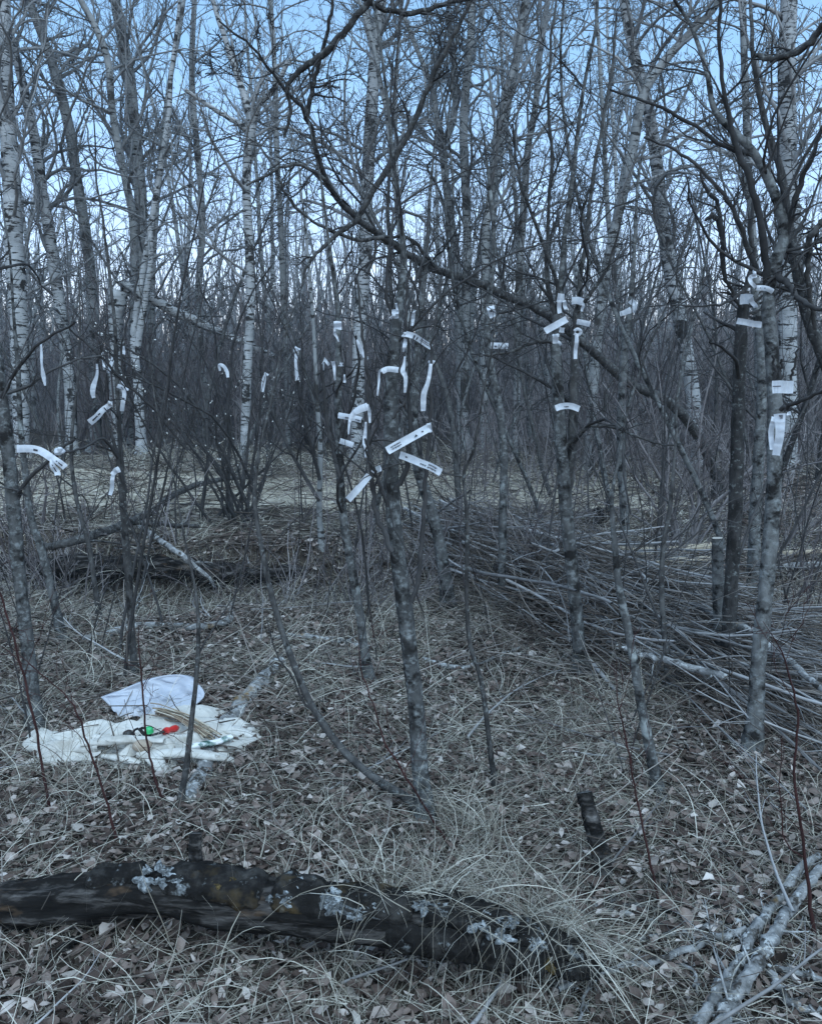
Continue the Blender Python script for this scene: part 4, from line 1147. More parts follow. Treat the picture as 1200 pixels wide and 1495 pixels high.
# leaning limb at the right
tree('leaning_tree', 'dark trunk leaning out of the right edge behind the near tree', [(1235, 640, 18), (1215, 560, 18), (1198, 510, 17), (1182, 470, 17), (1165, 400, 16), (1152, 330, 13), (1140, 250, 10), (1115, 170, 8), (1100, 90, 6)], 5.5, 5.2, 'bark', 1, (9, 5, 4), .4, .25, .002, 10, .05, brm='branch', seed=46)
D5 = gnd(52, 1068)[1]
tree('near_tree', 'grey lichened tree at the left edge leaning left beside the white cloth',
     [(54, 1072, 34), (48, 1020, 26), (42, 960, 24), (34, 890, 23), (26, 820, 23), (20, 740, 23), (12, 660, 22), (4, 590, 20), (-8, 500, 18), (-20, 400, 15), (-28, 300, 12)], D5, D5 + .2, 'lichbark', 2, (9, 5, 3), .5, .2, .0016, 14, .05, seed=47, brm='branch', lb=('branch',),
     limbs=[([(20, 740, 7), (40, 700, 6), (75, 670, 5), (110, 640, 4)], D5 + .1, D5, (5, 3)), ([(2, 580, 6), (24, 540, 5), (60, 500, 4), (110, 470, 3)], D5 + .1, D5 - .1, (6, 4))])
for (lb_, pth, mm, cc) in [
    ('slim grey sapling bending beside the left edge tree', [(96, 940, 14), (88, 920, 14), (75, 860, 12), (60, 800, 12), (46, 760, 10), (38, 700, 9), (30, 620, 8), (26, 540, 6), (20, 460, 4)], 'lichbark', (7, 4)),
    ('straight dark double-stemmed sapling with ribbons, beyond the white bag', [(197, 990, 10), (193, 930, 10), (188, 850, 11), (182, 770, 11), (178, 700, 9), (175, 640, 7), (171, 560, 6), (168, 480, 5), (160, 400, 4)], 'bark', (8, 4)),
    ('slim grey sapling carrying ribbons left of the middle tree', [(540, 995, 15), (532, 950, 13), (524, 890, 13), (510, 810, 12), (500, 745, 12), (495, 660, 11), (494, 580, 10), (494, 500, 8), (492, 440, 6), (480, 350, 4)], 'lichbark', (8, 4, 2)),
    ('thick dark young tree close behind the middle ribbon tree', [(656, 895, 24), (650, 850, 20), (641, 790, 18), (628, 740, 17), (612, 690, 16), (604, 640, 14), (606, 560, 12), (612, 480, 10), (620, 400, 8)], 'lichbark', (9, 5, 3)),
    ('thin black stem forking at ribbon height right of the middle tree', [(724, 1155, 9), (715, 1090, 8), (708, 1030, 8), (700, 985, 7), (686, 940, 7), (681, 870, 6), (682, 780, 6), (680, 730, 5), (677, 692, 5), (690, 660, 4), (700, 610, 3)], 'bark', (6, 3)),
    ('slender grey sapling between the middle tree and the brush pile', [(734, 890, 13), (733, 830, 12), (734, 750, 12), (735, 660, 11), (728, 590, 11), (714, 520, 10), (712, 460, 9), (720, 380, 7)], 'lichbark', (8, 5)),
    ('slim grey tree with one ribbon standing right of the twin-stemmed tree', [(915, 812, 14), (911, 740, 13), (906, 660, 12), (908, 580, 12), (913, 500, 12), (920, 450, 9), (925, 380, 6), (930, 280, 4)], 'lichbark', (9, 5)),
    ('small leaning sapling with a pale patch right of the twin-stemmed tree', [(963, 1165, 18), (952, 1110, 16), (940, 1050, 15), (926, 970, 13), (915, 910, 12), (904, 860, 11), (898, 800, 9), (893, 730, 6), (905, 660, 4)], 'lichbark', (6, 4)),
    ('dark thin stem standing before the white cloth', [(262, 1180, 10), (272, 1120, 9), (280, 1050, 8), (287, 985, 7), (290, 920, 6), (285, 860, 4), (270, 790, 3)], 'bark', (5, 3)),
    ('grey trunk hidden between the near tree and the rough broken-topped tree', [(1098, 880, 18), (1100, 820, 17), (1103, 740, 16), (1108, 660, 16), (1112, 580, 14), (1110, 500, 12), (1100, 420, 9)], 'lichbark', (8, 4)),
    ('dark slim sapling right of the small leaning sapling', [(976, 1020, 9), (972, 950, 8), (966, 870, 8), (968, 800, 7), (978, 740, 6), (985, 660, 4)], 'bark', (6, 3)),
    ('slim pale stem rising over the grass right of the willow shrub', [(470, 800, 9), (466, 740, 8), (468, 660, 7), (462, 570, 6), (458, 480, 5), (450, 380, 4)], 'aspen', (7, 4)),
    ('thin dark stem crossing in front of the dark bank hollow', [(145, 905, 8), (138, 850, 7), (128, 790, 7), (110, 720, 6), (104, 650, 5), (112, 570, 4)], 'bark', (7, 3)),
]:
    dd = gnd(pth[0][0], pth[0][1])[1]
    LM = {'straight dark double': [([(184, 720, 6), (166, 650, 5), (152, 595, 4.5), (142, 535, 4), (149, 508, 3), (158, 470, 2)], dd + .05, dd - .1, (5, 3)), ([(178, 690, 5), (174, 610, 4), (180, 560, 4), (178, 505, 3), (190, 450, 2)], dd + .05, dd, (5, 3)), ([(270, 655, 3), (228, 600, 4), (190, 566, 4), (150, 525, 3.5), (100, 478, 2.5)], dd - .05, dd - .2, (6, 3)), ([(172, 668, 5), (150, 640, 4), (120, 655, 3.5), (85, 662, 3)], dd, dd - .4, (4, 3))],
          'slim grey sapling carrying': [([(497, 700, 6), (478, 620, 5), (470, 545, 4), (472, 515, 3)], dd, dd - .05, (4, 3)), ([(497, 650, 5), (512, 600, 5), (524, 540, 4), (520, 490, 3)], dd, dd - .2, (4, 3))],
          'slim pale stem': [([(467, 700, 6), (446, 620, 5), (434, 550, 4), (433, 500, 3)], dd, dd - .2, (4, 3)), ([(466, 730, 6), (420, 650, 5), (390, 580, 4), (387, 535, 3)], dd, dd - .3, (4, 3))]}
    tree('sapling', lb_, pth, dd, dd + .1, mm, .9, cc, .35, .28, .0015, 10, .05, seed=60 + len(lb_), brm='branch', cat='sapling', limbs=next((v for k_, v in LM.items() if lb_.startswith(k_)), ()), lb=('branch',))
# red dogwood stems near the camera
for j, (lb_, pth) in enumerate([('red stem rising at the left edge in front of the cloth', [(75, 1192, 6), (62, 1120, 6), (45, 1030, 5.5), (28, 960, 5), (10, 900, 4.5), (-5, 850, 4)]),
                                ('thin red stem leaning across the left part of the cloth', [(172, 1235, 6), (150, 1150, 5), (128, 1085, 5), (112, 1040, 4), (95, 1015, 3), (60, 985, 2.5)]),
                                ('dark red stem crossing the middle of the cloth', [(240, 1180, 5), (222, 1120, 5), (212, 1060, 4.5), (208, 1000, 4), (204, 960, 3)]),
                                ('red stem standing at the lower right edge', [(1188, 1370, 8), (1180, 1300, 8), (1172, 1220, 7), (1160, 1130, 6), (1165, 1050, 5), (1150, 980, 4)]),
                                ('dark red twig rising from the leaves beside the middle trunk', [(668, 1250, 6), (640, 1210, 5), (590, 1130, 4.5), (560, 1080, 4), (545, 1030, 3), (530, 990, 2.5)]),
                                ('slender red stem left of the small leaning sapling', [(962, 1330, 5), (948, 1250, 5), (930, 1170, 4), (918, 1100, 4), (905, 1040, 3)])]):
    dd = gnd(pth[0][0], pth[0][1])[1]
    tree('dogwood_shoot', lb_, [(a, b_, c * .72) for a, b_, c in pth], dd, dd, 'red', .15, (9, 3), .25, .35, .0009, 6, .03, seed=90 + j, brm='red', cat='stem', jit=.002)


# ------------------------------------------------------------------ multi-stemmed shrubs
def shrub_mesh(seed, nst, h, spread, r, counts, rmin, m, wob=.1, up=.05, base=.12, bud=0):
    rng = np.random.default_rng(seed)
    az = rng.uniform(0, 6.28, nst); el = np.abs(rng.normal(0, spread, nst))
    d = np.c_[np.cos(az) * np.sin(el), np.sin(az) * np.sin(el), np.cos(el)]
    p0 = np.c_[rng.normal(0, base, (nst, 2)), np.full(nst, -.08)]
    L = h * rng.uniform(.55, 1.1, nst)
    P, Rr = grow(p0, d, L, r * rng.uniform(.6, 1.3, nst), 10, wob, up, .3, rng)
    gs = Geo(); gs.tubes(P, Rr, 5)
    gt = Geo(); gb = Geo() if bud else None
    Pt = crown(gt, P, Rr, L, counts, .2, 1, .6, .3, rmin, .05, .13, sides=(4, 3, 3), npts=(6, 5, 4), rng=rng)
    if bud:
        N_, n_ = Pt.shape[:2]
        mm = rng.random((N_, n_)) < bud
        q = Pt[mm]; K = len(q); dd = unit(rng.normal(size=(K, 3)) + [0, 0, 1.0]) * .016
        gb.tubes(np.stack([q - dd * .2, q + dd * .3, q + dd * .8, q + dd], 1), np.tile([.001, .005, .0045, .001], (K, 1)), 5)
    return gs.build('stems', M[m], link=False), gt.build('twigs', M[m], link=False), gb.build('buds', M['bud'], link=False) if bud else None


def shrub(name, meshes, loc, rz, s, label, group, cat='shrub'):
    o = thing(name, loc, label, cat, group)
    o.rotation_euler = (0, 0, rz); o.scale = (s, s, s)
    put('stems', meshes[0], o)['kind'] = 'stuff'; put('twigs', meshes[1], o)['kind'] = 'stuff'
    if meshes[2]: put('buds', meshes[2], o)['kind'] = 'stuff'
    return o


p = gnd(345, 765)
shrub('willow_shrub', shrub_mesh(201, 19, 2.3, .45, .017, (7, 5), .0030, 'branch', .09, .04, .12, .05), (p[0], p[1], float(H(p[0], p[1]))), .4, 1, 'bare willow shrub dotted with white catkins at the edge of the clearing', None)
p = gnd(1010, 800)
shrub('bare_shrub', shrub_mesh(202, 14, 2.0, .4, .014, (6, 5), .003, 'shrub', .12, .05, .14), (p[0], p[1], float(H(p[0], p[1]))), 1.4, 1, 'tangled bare shrub growing behind the split logs', None)

# thicket at the back of the clearing
TH = [shrub_mesh(300 + k_, 20, 3.3, .30, .016, (6, 4), .0045, 'shrub', .08, .07, .35) for k_ in range(6)]
rng = np.random.default_rng(77)
nth = 0
for k_ in range(170):
    y = rng.uniform(13.4, 24) if k_ < 120 else rng.uniform(22, 34)
    x = rng.uniform(-1, 1) * (y * .58 + 1.5)
    if y < 14.5 and x > 2: y -= rng.uniform(0, 3.0)
    shrub('thicket_shrub', TH[k_ % 6], (x, y, float(H(x, y))), rng.uniform(0, 6.28), rng.uniform(.7, 1.15), 'bare many-stemmed grey shrub in the dense thicket behind the clearing', 'thicket shrubs')
# low brushy undergrowth nearer
UG = [shrub_mesh(330 + k_, 9, 1.0, .38, .006, (5, 3), .0022, 'shrub', .12, .05, .12) for k_ in range(6)]
for k_ in range(120):
    y = rng.uniform(4.8, 12.5)
    x = rng.uniform(-1, 1) * (y * .52 + .3)
    if y > 6.9 and -6.5 < x < .4 and rng.random() < .93: continue
    if y > 9 and x > 0: s_ = rng.uniform(1.0, 1.9)
    else: s_ = rng.uniform(.6, 1.2)
    shrub('undergrowth_shrub', UG[k_ % 6], (x, y, float(H(x, y))), rng.uniform(0, 6.28), s_, 'low bare twiggy undergrowth bush standing among the saplings', 'undergrowth bushes', 'bush')
# thin whips standing in the middle distance
WH = []
for k_ in range(6):
    g = Geo(); rg = np.random.default_rng(400 + k_)
    P, Rr = grow(np.array([[0, 0, -.05]]), np.array([[0, 0, 1.]]) + rg.normal(size=(1, 3)) * .12, np.array([2.2]), np.array([.008]), 12, .05, .06, .2, rg)
    g.tubes(P, Rr, 5)
    st = g.build('stem', M['branch'], link=False)
    g = Geo(); crown(g, P, Rr, np.array([2.2]), (8, 3), .25, 1, .7, .22, .0014, .06, .12, sides=(3, 3), npts=(5, 4), rng=rg)
    WH.append((st, g.build('twigs', M['branch'], link=False)))
for k_ in range(110):
    y = rng.uniform(3.6, 10.5); x = rng.uniform(-1, 1) * (y * .5 + .2)
    if y < 4.6 and abs(x) < 1.2: continue
    if y > 7.5 and -5 < x < .3 and rng.random() < .6: continue
    o = thing('whip_sapling', (x, y, float(H(x, y))), 'thin bare whip of a sapling standing in the undergrowth', 'sapling', 'whip saplings')
    o.rotation_euler = (rng.normal(0, .08), rng.normal(0, .08), rng.uniform(0, 6.28)); s_ = rng.uniform(.5, 1.25); o.scale = (s_, s_, s_)
    put('stem', WH[k_ % 6][0], o); put('twigs', WH[k_ % 6][1], o)['kind'] = 'stuff'

# thin leggy shoots close to the camera
kn = 0
while kn < 46:
    x, y = (float(v[0]) for v in wedge(1, 2.5, 5.6, rng, .5))
    if -1.5 < x < -.4 and y < 4.2: continue
    o = thing('leggy_shoot', (x, y, float(H(x, y))), 'thin dark leggy shoot rising from the leaf litter between the near trees', 'shoot', 'leggy shoots among the near trees')
    o.rotation_euler = (rng.normal(0, .16), rng.normal(0, .16), rng.uniform(0, 6.28)); s_ = rng.uniform(.22, .62); o.scale = (s_, s_, s_)
    put('stem', WH[kn % 6][0], o); put('twigs', WH[kn % 6][1], o)['kind'] = 'stuff'
    kn += 1
# young bare trees that tangle the upper half
YT = []
for k_ in range(7):
    rg = np.random.default_rng(450 + k_)
    hh = rg.uniform(4.2, 6.0)
    P, Rr = grow(np.array([[0, 0, -.08]]), np.array([[0, 0, 1.]]) + rg.normal(size=(1, 3)) * .12, np.array([hh]), np.array([rg.uniform(.022, .034)]), 18, .06, .05, .2, rg)
    g = Geo(); g.tubes(P, Rr, 7, bump=.04); st = g.build('trunk', M['lichbark' if k_ % 2 else 'bark'], link=False)
    g = Geo(); crown(g, P, Rr, np.array([hh]), (20, 7, 5), .22, .99, .75, .26, .0019, .05, .17, sides=(4, 3, 3), npts=(8, 6, 5), rng=rg)
    YT.append((st, g.build('crown', M['branch'], link=False)))
ypts = [(.45, 7.2), (1.15, 6.6), (1.9, 7.6), (2.9, 6.9), (3.5, 8.3), (-4.3, 10.2), (-2.3, 10.8), (-.2, 10.4), (.95, 9.6), (2.2, 10.1), (3.9, 10.6), (4.9, 9.9), (2.3, 5.6), (-5.2, 11.8), (-3.1, 12.2), (-1.2, 12.0), (1.6, 12.1), (3.1, 12.4), (5.4, 12.2), (.3, 12.6), (-.35, 6.5), (1.5, 8.6), (2.7, 8.9), (4.3, 7.9), (.6, 11.2)]
ORD = 'first second third fourth fifth sixth seventh eighth ninth tenth eleventh twelfth thirteenth fourteenth fifteenth sixteenth seventeenth eighteenth nineteenth twentieth twenty-first twenty-second twenty-third twenty-fourth twenty-fifth'.split()
ypts.sort(key=lambda p: p[0] / p[1])
for k_, (x, y) in enumerate(ypts):
    o = thing('young_tree', (x, y, float(H(x, y))), ORD[k_] + ' thin dark young tree from the left, standing ' + ('behind the clearing' if y > 11 else 'beyond the brush pile' if x > .9 else 'on the clearing'), 'tree', 'young bare trees')
    o.rotation_euler = (rng.normal(0, .07), rng.normal(0, .07), rng.uniform(0, 6.28)); s_ = rng.uniform(.75, 1.15); o.scale = (s_, s_, s_)
    put('trunk', YT[k_ % 7][0], o); put('crown', YT[k_ % 7][1], o)['kind'] = 'stuff'

# ------------------------------------------------------------------ background trees
BG = []
for k_ in range(8):
    rg = np.random.default_rng(500 + k_)
    hgt_ = rg.uniform(9, 12)
    P, Rr = grow(np.array([[0, 0, -.1]]), np.array([[0, 0, 1.]]) + rg.normal(size=(1, 3)) * .06, np.array([hgt_]), np.array([rg.uniform(.045, .075)]), 18, .035, .035, .2, rg)
    g = Geo(); g.tubes(P, Rr, 8); tr = g.build('trunk', M['aspen' if k_ % 3 else 'birch'], link=False)
    g = Geo(); gk = Geo()
    crown(g, P, Rr, np.array([hgt_]), (26, 7, 6), .16, .99, .85, .22, .0042, .05, .17, sides=(4, 3, 3), npts=(8, 6, 4), rng=rg, catkin=(gk, .10, .05), r0=.42)
    BG.append((tr, g.build('crown', M['branchg'], link=False), gk.build('catkins', M['catk'], link=False)))
pts = []
tries = 0
while len(pts) < 72 and tries < 20000:
    tries += 1
    y = rng.uniform(14.5, 42); x = rng.uniform(-1, 1) * (y * .6 + 2)
    if all((x - a) ** 2 + (y - b) ** 2 > .8 for a, b in pts): pts.append((x, y))
for k_, (x, y) in enumerate(pts):
    o = thing('background_tree', (x, y, float(H(x, y))), 'slender bare grey tree standing deep in the wood behind the thicket', 'tree', 'trees deep in the wood')
    o.rotation_euler = (rng.normal(0, .05), rng.normal(0, .05), rng.uniform(0, 6.28)); s_ = rng.uniform(.75, 1.2); o.scale = (s_, s_, s_)
    m_ = BG[k_ % 8]
    put('trunk', m_[0], o); put('crown', m_[1], o)['kind'] = 'stuff'; put('catkins', m_[2], o)['kind'] = 'stuff'

# far wood that reads as one mass
g = Geo(); rng = np.random.default_rng(88)
N = 2600
y = rng.uniform(36, 95, N); x = rng.uniform(-1, 1, N) * (y * .65)
P, Rr = grow(np.c_[x, y, H(x, y)], np.c_[rng.normal(0, .07, (N, 2)), np.ones(N)], rng.uniform(4, 11, N), rng.uniform(.03, .10, N), 7, .05, .03, .3, rng)
g.tubes(P, Rr, 4, a=rng.random(N))
p_, d_, l_, r_ = sprout(P, Rr, np.full(N, 7.0), 9, .1, 1, .8, .22, .4, rng, .014)
P2, R2 = grow(p_, d_, l_, r_, 4, .15, .06, .5, rng); g.tubes(P2, R2, 3, a=rng.random(len(P2)))
N = 9000
y = rng.uniform(30, 80, N); x = rng.uniform(-1, 1, N) * (y * .65)
P, Rr = grow(np.c_[x, y, H(x, y)], np.c_[rng.normal(0, .22, (N, 2)), np.ones(N)], rng.uniform(2.5, 4.5, N), rng.uniform(.012, .03, N), 5, .1, .03, .5, rng)
g.tubes(P, Rr, 3, a=rng.random(N))
o = g.build('far_woodland', M['far'])
tag(o, 'far-off mass of bare grey trunks closing the view', 'woodland', None, 'stuff')

# ------------------------------------------------------------------ white ribbons tied to the stems
def strip(path, D0, D1, wd, rng, n=None, twist=0.0, yaw=0.0, wave=.006):
    """flat tape along a pixel path; wd: px widths at the path points"""
    Q = np.array([np.r_[at(x, y, D0 + (D1 - D0) * j / max(1, len(path) - 1)), 0] for j, (x, y) in enumerate(path)])
    ws = np.broadcast_to(np.asarray(wd, float), (len(path),)) if np.ndim(wd) else np.full(len(path), float(wd))
    Q[:, 3] = ws * ppm((D0 + D1) / 2)
    n = n or max(12, len(path) * 6)
    q = catmull(Q, n) if len(path) > 2 else Q[0] + (Q[-1] - Q[0]) * np.linspace(0, 1, n)[:, None]
    C = q[:, :3].copy(); W = np.maximum(q[:, 3], .001)
    s = np.linspace(0, 1, n)
    C[:, 1] += wave * np.sin(s * rng.uniform(4, 9) + rng.uniform(0, 6))
    t = unit(np.gradient(C, axis=0)); vw = unit(C - CAM)
    side = unit(np.cross(t, vw)); nor = unit(np.cross(side, t))
    a = yaw + twist * (s - .5) + .12 * np.sin(s * 7 + rng.uniform(0, 6))
    sd_ = side * np.cos(a)[:, None] + nor * np.sin(a)[:, None]
    e = np.linspace(-.5, .5, 4)
    cup = .0025 * (1 - 4 * e ** 2) * rng.choice([-1, 1])
    V = C[:, None] + sd_[:, None] * (W[:, None] * e)[..., None] + unit(np.cross(sd_, t))[:, None] * cup[None, :, None]
    V[:, 1:3] += rng.normal(size=(n, 2, 3)) * .0006
    V += (rng.normal(size=(n, 1, 1)) * .0008) * unit(CAM - C.mean(0))
    return V, C, sd_, t, W


RIB = 0


def ribbon(label, strips, D, prints=(), knot=None, name='ribbon', group='white ribbons tied to the stems'):
    """strips: (path, widths, dict)"""
    global RIB
    RIB += 1
    rng = np.random.default_rng(1000 + RIB)
    x0, y0 = strips[0][0][0]
    org = at(x0, y0, D)
    o = thing(name, org, label, 'ribbon', group)
    for si, (path, wd, kw) in enumerate(strips):
        kw = dict(kw); dd = kw.pop('dd', 0); d1 = kw.pop('d1', dd)
        V, C, sd_, t, W = strip(path, D + dd, D + d1, wd, rng, **kw)
        n, m_ = V.shape[:2]
        i_ = (np.arange(n - 1)[:, None] * m_ + np.arange(m_ - 1)[None]).ravel()
        g = Geo(); g.add(V, np.stack([i_, i_ + 1, i_ + m_ + 1, i_ + m_], -1)); st_ = g.build('tape', M['tape'], o, org)
        for (ps, s0, s1, r0, r1, kind) in [p for p in prints if p[0] == si]:
            # printed marks: rows of small strokes on the tape
            g = Geo(); nz = unit(CAM - C.mean(0))
            rows = 2 if kind == 'text2' else 1
            for rw in range(rows):
                s = s0
                ra = r0 + (r1 - r0) * rw / rows; rb = ra + (r1 - r0) / rows * .72
                while s < s1:
                    ds = .018 if kind.startswith('text') else (s1 - s0)
                    se = min(s + ds * rng.uniform(.6, 1.5), s1)
                    if kind == 'bar': se = s1
                    k0, k1 = s * (n - 1), se * (n - 1)

                    def pt(kf, e):
                        a = min(int(kf), n - 2); f = kf - a
                        c = C[a] * (1 - f) + C[a + 1] * f; sd2 = sd_[a]
                        return c + sd2 * W[a] * e + nz * .0042
                    lo = ra + (rb - ra) * (rng.uniform(0, .45) if kind.startswith('text') else 0)
                    if kind == 'tri':
                        g.add([pt(k0, ra), pt(k1, ra), pt((k0 + k1) / 2 + .2, rb)], T=[[0, 1, 2]])
                    elif kind == 'dot':
                        an = np.arange(8) * .785
                        g.add([pt((k0 + k1) / 2 + (k1 - k0) / 2 * math.cos(a), (ra + rb) / 2 + (rb - ra) / 2 * math.sin(a)) for a in an], Q=[[0, 1, 2, 3], [0, 3, 4, 7], [4, 5, 6, 7]])
                    else:
                        g.add([pt(k0, lo), pt(k1, lo), pt(k1, rb), pt(k0, rb)], Q=[[0, 1, 2, 3]])
                    s = se + ds * rng.uniform(.15, .5)
                    if kind in ('tri', 'dot', 'bar'): break
            g.build('print', M['ink'], st_, None).location = -Vector(org)
    if knot:
        kx, ky, kr = knot
        c = at(kx, ky, D); r_ = kr * ppm(D)
        blob('knot', c, (r_ * .85, r_ * .6, r_ * .7), M['tape'], None, None, RIB, amp=.75, parent=o, fq=2.2)
    return o


K = dict
Dm = gnd(622, 1200)[1]
ribbon('long printed ribbon slanting up across the middle trunk, largest of the group', [([(565.5, 658), (595, 641.5), (626.5, 624)], 12, K(d1=-.05, dd=-.12, wave=.002)), ([(626, 617), (628, 631)], 6, K(dd=-.05))], Dm,
       [(0, .10, .34, -.28, .30, 'text2'), (0, .64, .78, -.22, .2, 'tri'), (0, .82, .87, -.15, .15, 'dot')])
ribbon('printed ribbon drooping to the right just below the long slanting one', [([(583.5, 664), (598, 669), (615, 676), (630, 682), (643.5, 690)], 11, K(wave=.003, dd=.02, d1=-.05))], Dm,
       [(0, .14, .2, -.1, .2, 'dot'), (0, .48, .62, -.3, .1, 'text'), (0, .66, .88, -.35, .35, 'text2')])
ribbon('plain ribbon slanting down to the left, lowest of the middle group', [([(539, 694), (524, 712), (508, 730)], 10, K(dd=-.05)), ([(545, 690), (550, 685.5), (556, 683)], 9, K(dd=-.05))], Dm)
ribbon('twisted narrow ribbon hanging straight down left of the middle trunk', [([(534, 616), (533, 632), (532, 645), (534, 656), (535, 668)], [3, 5, 6, 4, 7], K(twist=1.2, dd=-.04))], Dm)
ribbon('ribbon arching over the stem left of the middle trunk, its tail curling down', [([(537, 593), (524, 598), (514, 606), (510, 618), (509, 634)], [11, 10, 7, 4, 2], K(dd=-.08, twist=.6)), ([(536, 590), (539, 600), (540, 617)], [4, 5, 3], K(dd=-.05))], Dm)
ribbon('short printed ribbon lying level behind the arching one', [([(494, 606), (511, 609), (528, 613)], 8.5, K(dd=.25))], Dm, [(0, .3, .48, -.35, .05, 'text'), (0, .74, .95, -.35, .0, 'text')])
ribbon('small blank ribbon piece below the level printed one', [([(496, 643), (516, 650)], 8, K(dd=.2))], Dm)
ribbon('ribbon wrapped level round the top of the middle trunk with a thin twisted tail', [([(558, 542), (567, 538.5), (582, 540)], 8, K(dd=-.06)), ([(558, 540), (554, 543), (553, 558), (551, 578)], [5, 3.4, 3.2, 3], K(dd=-.05, twist=1.0))], Dm)
ribbon('twisted ribbon dangling just right of the middle trunk top', [([(591, 520), (590, 532), (588, 541), (592, 550), (592, 562), (591, 573)], [3, 4.5, 7, 6, 5, 4.5], K(twist=1.1, dd=-.05))], Dm)
ribbon('long ribbon hanging down the thin stem right of the middle trunk', [([(629, 531), (627, 546), (624, 560), (619, 574), (618, 588), (618, 600)], [5, 5.5, 6, 8, 8, 7], K(twist=.5, dd=-.06))], Dm, knot=(630, 529, 4.5))
ribbon('printed ribbon sloping right above the middle trunk', [([(592, 487), (605, 491), (618, 499), (630, 506.5)], 8, K(dd=-.02, wave=.01)), ([(592, 494), (591, 503), (589, 513)], [4, 6, 3], K(twist=.6))], Dm, [(0, .3, .36, -.5, .5, 'bar'), (0, .42, .46, -.4, .4, 'bar'), (0, .55, .92, -.2, .35, 'text2')], knot=(591, 488, 4))
ribbon('small folded ribbon hanging from a twig above the sloping printed one', [([(603, 454), (603, 464), (602, 476)], [6, 5, 4], K(twist=.7))], Dm + .1, knot=(604, 454, 3))
ribbon('small bunched ribbon tied to a twig straight above the middle trunk', [([(577, 452), (577, 464)], 10, K()), ([(577, 459), (570, 464)], 4, K()), ([(580, 452), (578, 442)], 3, K())], Dm + .1)
D28 = gnd(540, 995)[1]
ribbon('square folded ribbon with a curled tail high on the slim grey sapling', [([(493, 469), (493, 481)], 11, K(dd=-.06)), ([(489, 480), (489, 487), (492, 492), (495, 499)], [3, 4, 3, 2], K(dd=-.06))], D28)
ribbon('thin slanting ribbon between the slim sapling and the middle trunk', [([(521, 496), (525, 505), (529, 514), (534, 523)], [3, 6, 6, 4], K(twist=.5))], D28 - .2, knot=(534.5, 524, 3))
ribbon('narrow ribbon bent like a hook left of the slim grey sapling', [([(471, 540), (471, 530), (471.5, 521)], 4.5, K()), ([(471, 521), (476, 527), (481, 533)], 4, K())], D28)
ribbon('thin twisted ribbon against the slim grey sapling at mid height', [([(486, 527), (488, 538), (489, 555)], [6, 4, 3], K(twist=.8, dd=-.04))], D28)
ribbon('tiny ribbon scrap right of the slim grey sapling', [([(503, 546), (503, 558)], [2, 4.5], K(dd=-.05))], D28, knot=(498, 533, 3))
ribbon('knotted ribbon hanging straight down in the thicket left of the slim sapling', [([(433, 514), (432, 530), (434, 555)], [6, 4, 6], K(twist=.6))], gnd(470, 800)[1] - .25, knot=(433, 511, 4.5))
D31 = gnd(734, 890)[1]
ribbon('folded ribbon tab tied at the top of the slender sapling by the brush pile', [([(716, 446), (717, 453), (721, 462)], 11, K(dd=-.06, wave=.01))], D31, [(0, .45, .62, -.2, .3, 'bar')])
ribbon('short level printed ribbon on the slender sapling by the brush pile', [([(716.5, 504), (742, 505)], 8.5, K(dd=-.08))], D31, [(0, .08, .36, -.35, .15, 'text'), (0, .43, .48, -.5, .5, 'bar'), (0, .76, .9, -.35, -.05, 'text')])
ribbon('folded ribbon with two short tails on the left shoot of the twin stems', [([(813, 434), (824, 435)], 12, K(dd=-.1)), ([(816, 438), (817, 457)], 6, K(dd=-.1)), ([(823, 438), (826, 452)], 5, K(dd=-.1))], D4)
ribbon('folded ribbon with a curled tail on the right shoot of the twin-stemmed tree', [([(834, 439), (843, 438), (850, 441)], 10, K(dd=-.1)), ([(849, 440), (851, 446), (849, 454)], [5, 4, 3], K(dd=-.1))], D4)
ribbon('ribbon slanting up to the right across the twin stems', [([(796, 483), (812, 474), (828, 465)], 9.5, K(dd=-.12, d1=-.08))], D4)
ribbon('tiny square ribbon end between the twin stems', [([(816, 481), (824, 482)], 7, K(dd=-.1))], D4)
ribbon('bunched ribbon wrapped on the left twin stem', [([(811, 487), (811, 501)], 8, K(dd=-.12)), ([(806, 491), (816, 489)], 5, K(dd=-.13)), ([(814, 498), (819, 503)], 4, K(dd=-.12))], D4)
ribbon('short grey-looking ribbon pointing right from the right twin stem', [([(842, 469), (852, 471), (862, 473)], 7.5, K(dd=-.05))], D4)
ribbon('ribbon looped on the right twin stem with one straight hanging tail', [([(842, 489), (841, 505), (839.5, 524)], [5, 5.5, 5], K(dd=-.1)), ([(838, 483), (843, 480), (848, 484), (844, 489), (838, 486)], 4, K(dd=-.1))], D4)
ribbon('printed ribbon wrapped level round both twin stems, lowest on them', [([(811, 596), (820, 593), (833, 592.5), (846, 597)], 9, K(dd=-.13, wave=.002))], D4, [(0, .42, .6, -.3, .05, 'text')])
D24 = gnd(915, 812)[1]
ribbon('looped ribbon with a level tail on the slim grey tree beside the twin stems', [([(897, 459), (909, 457), (921, 452)], [7, 7, 9], K(dd=-.1)), ([(920, 438), (926, 444), (924, 456)], 8, K(dd=-.1))], D24)
ribbon('folded ribbon cap on the broken top of the rough dark tree', [([(1080, 437), (1088, 436), (1097, 437)], 14, K(dd=-.12)), ([(1095, 434), (1099, 441), (1103, 449)], 6, K(dd=-.13))], D3)
ribbon('plain ribbon sloping right across the rough dark tree below its top', [([(1076, 468), (1088, 470), (1098, 472), (1112, 474)], 8.5, K(dd=-.15, wave=.002))], D3)
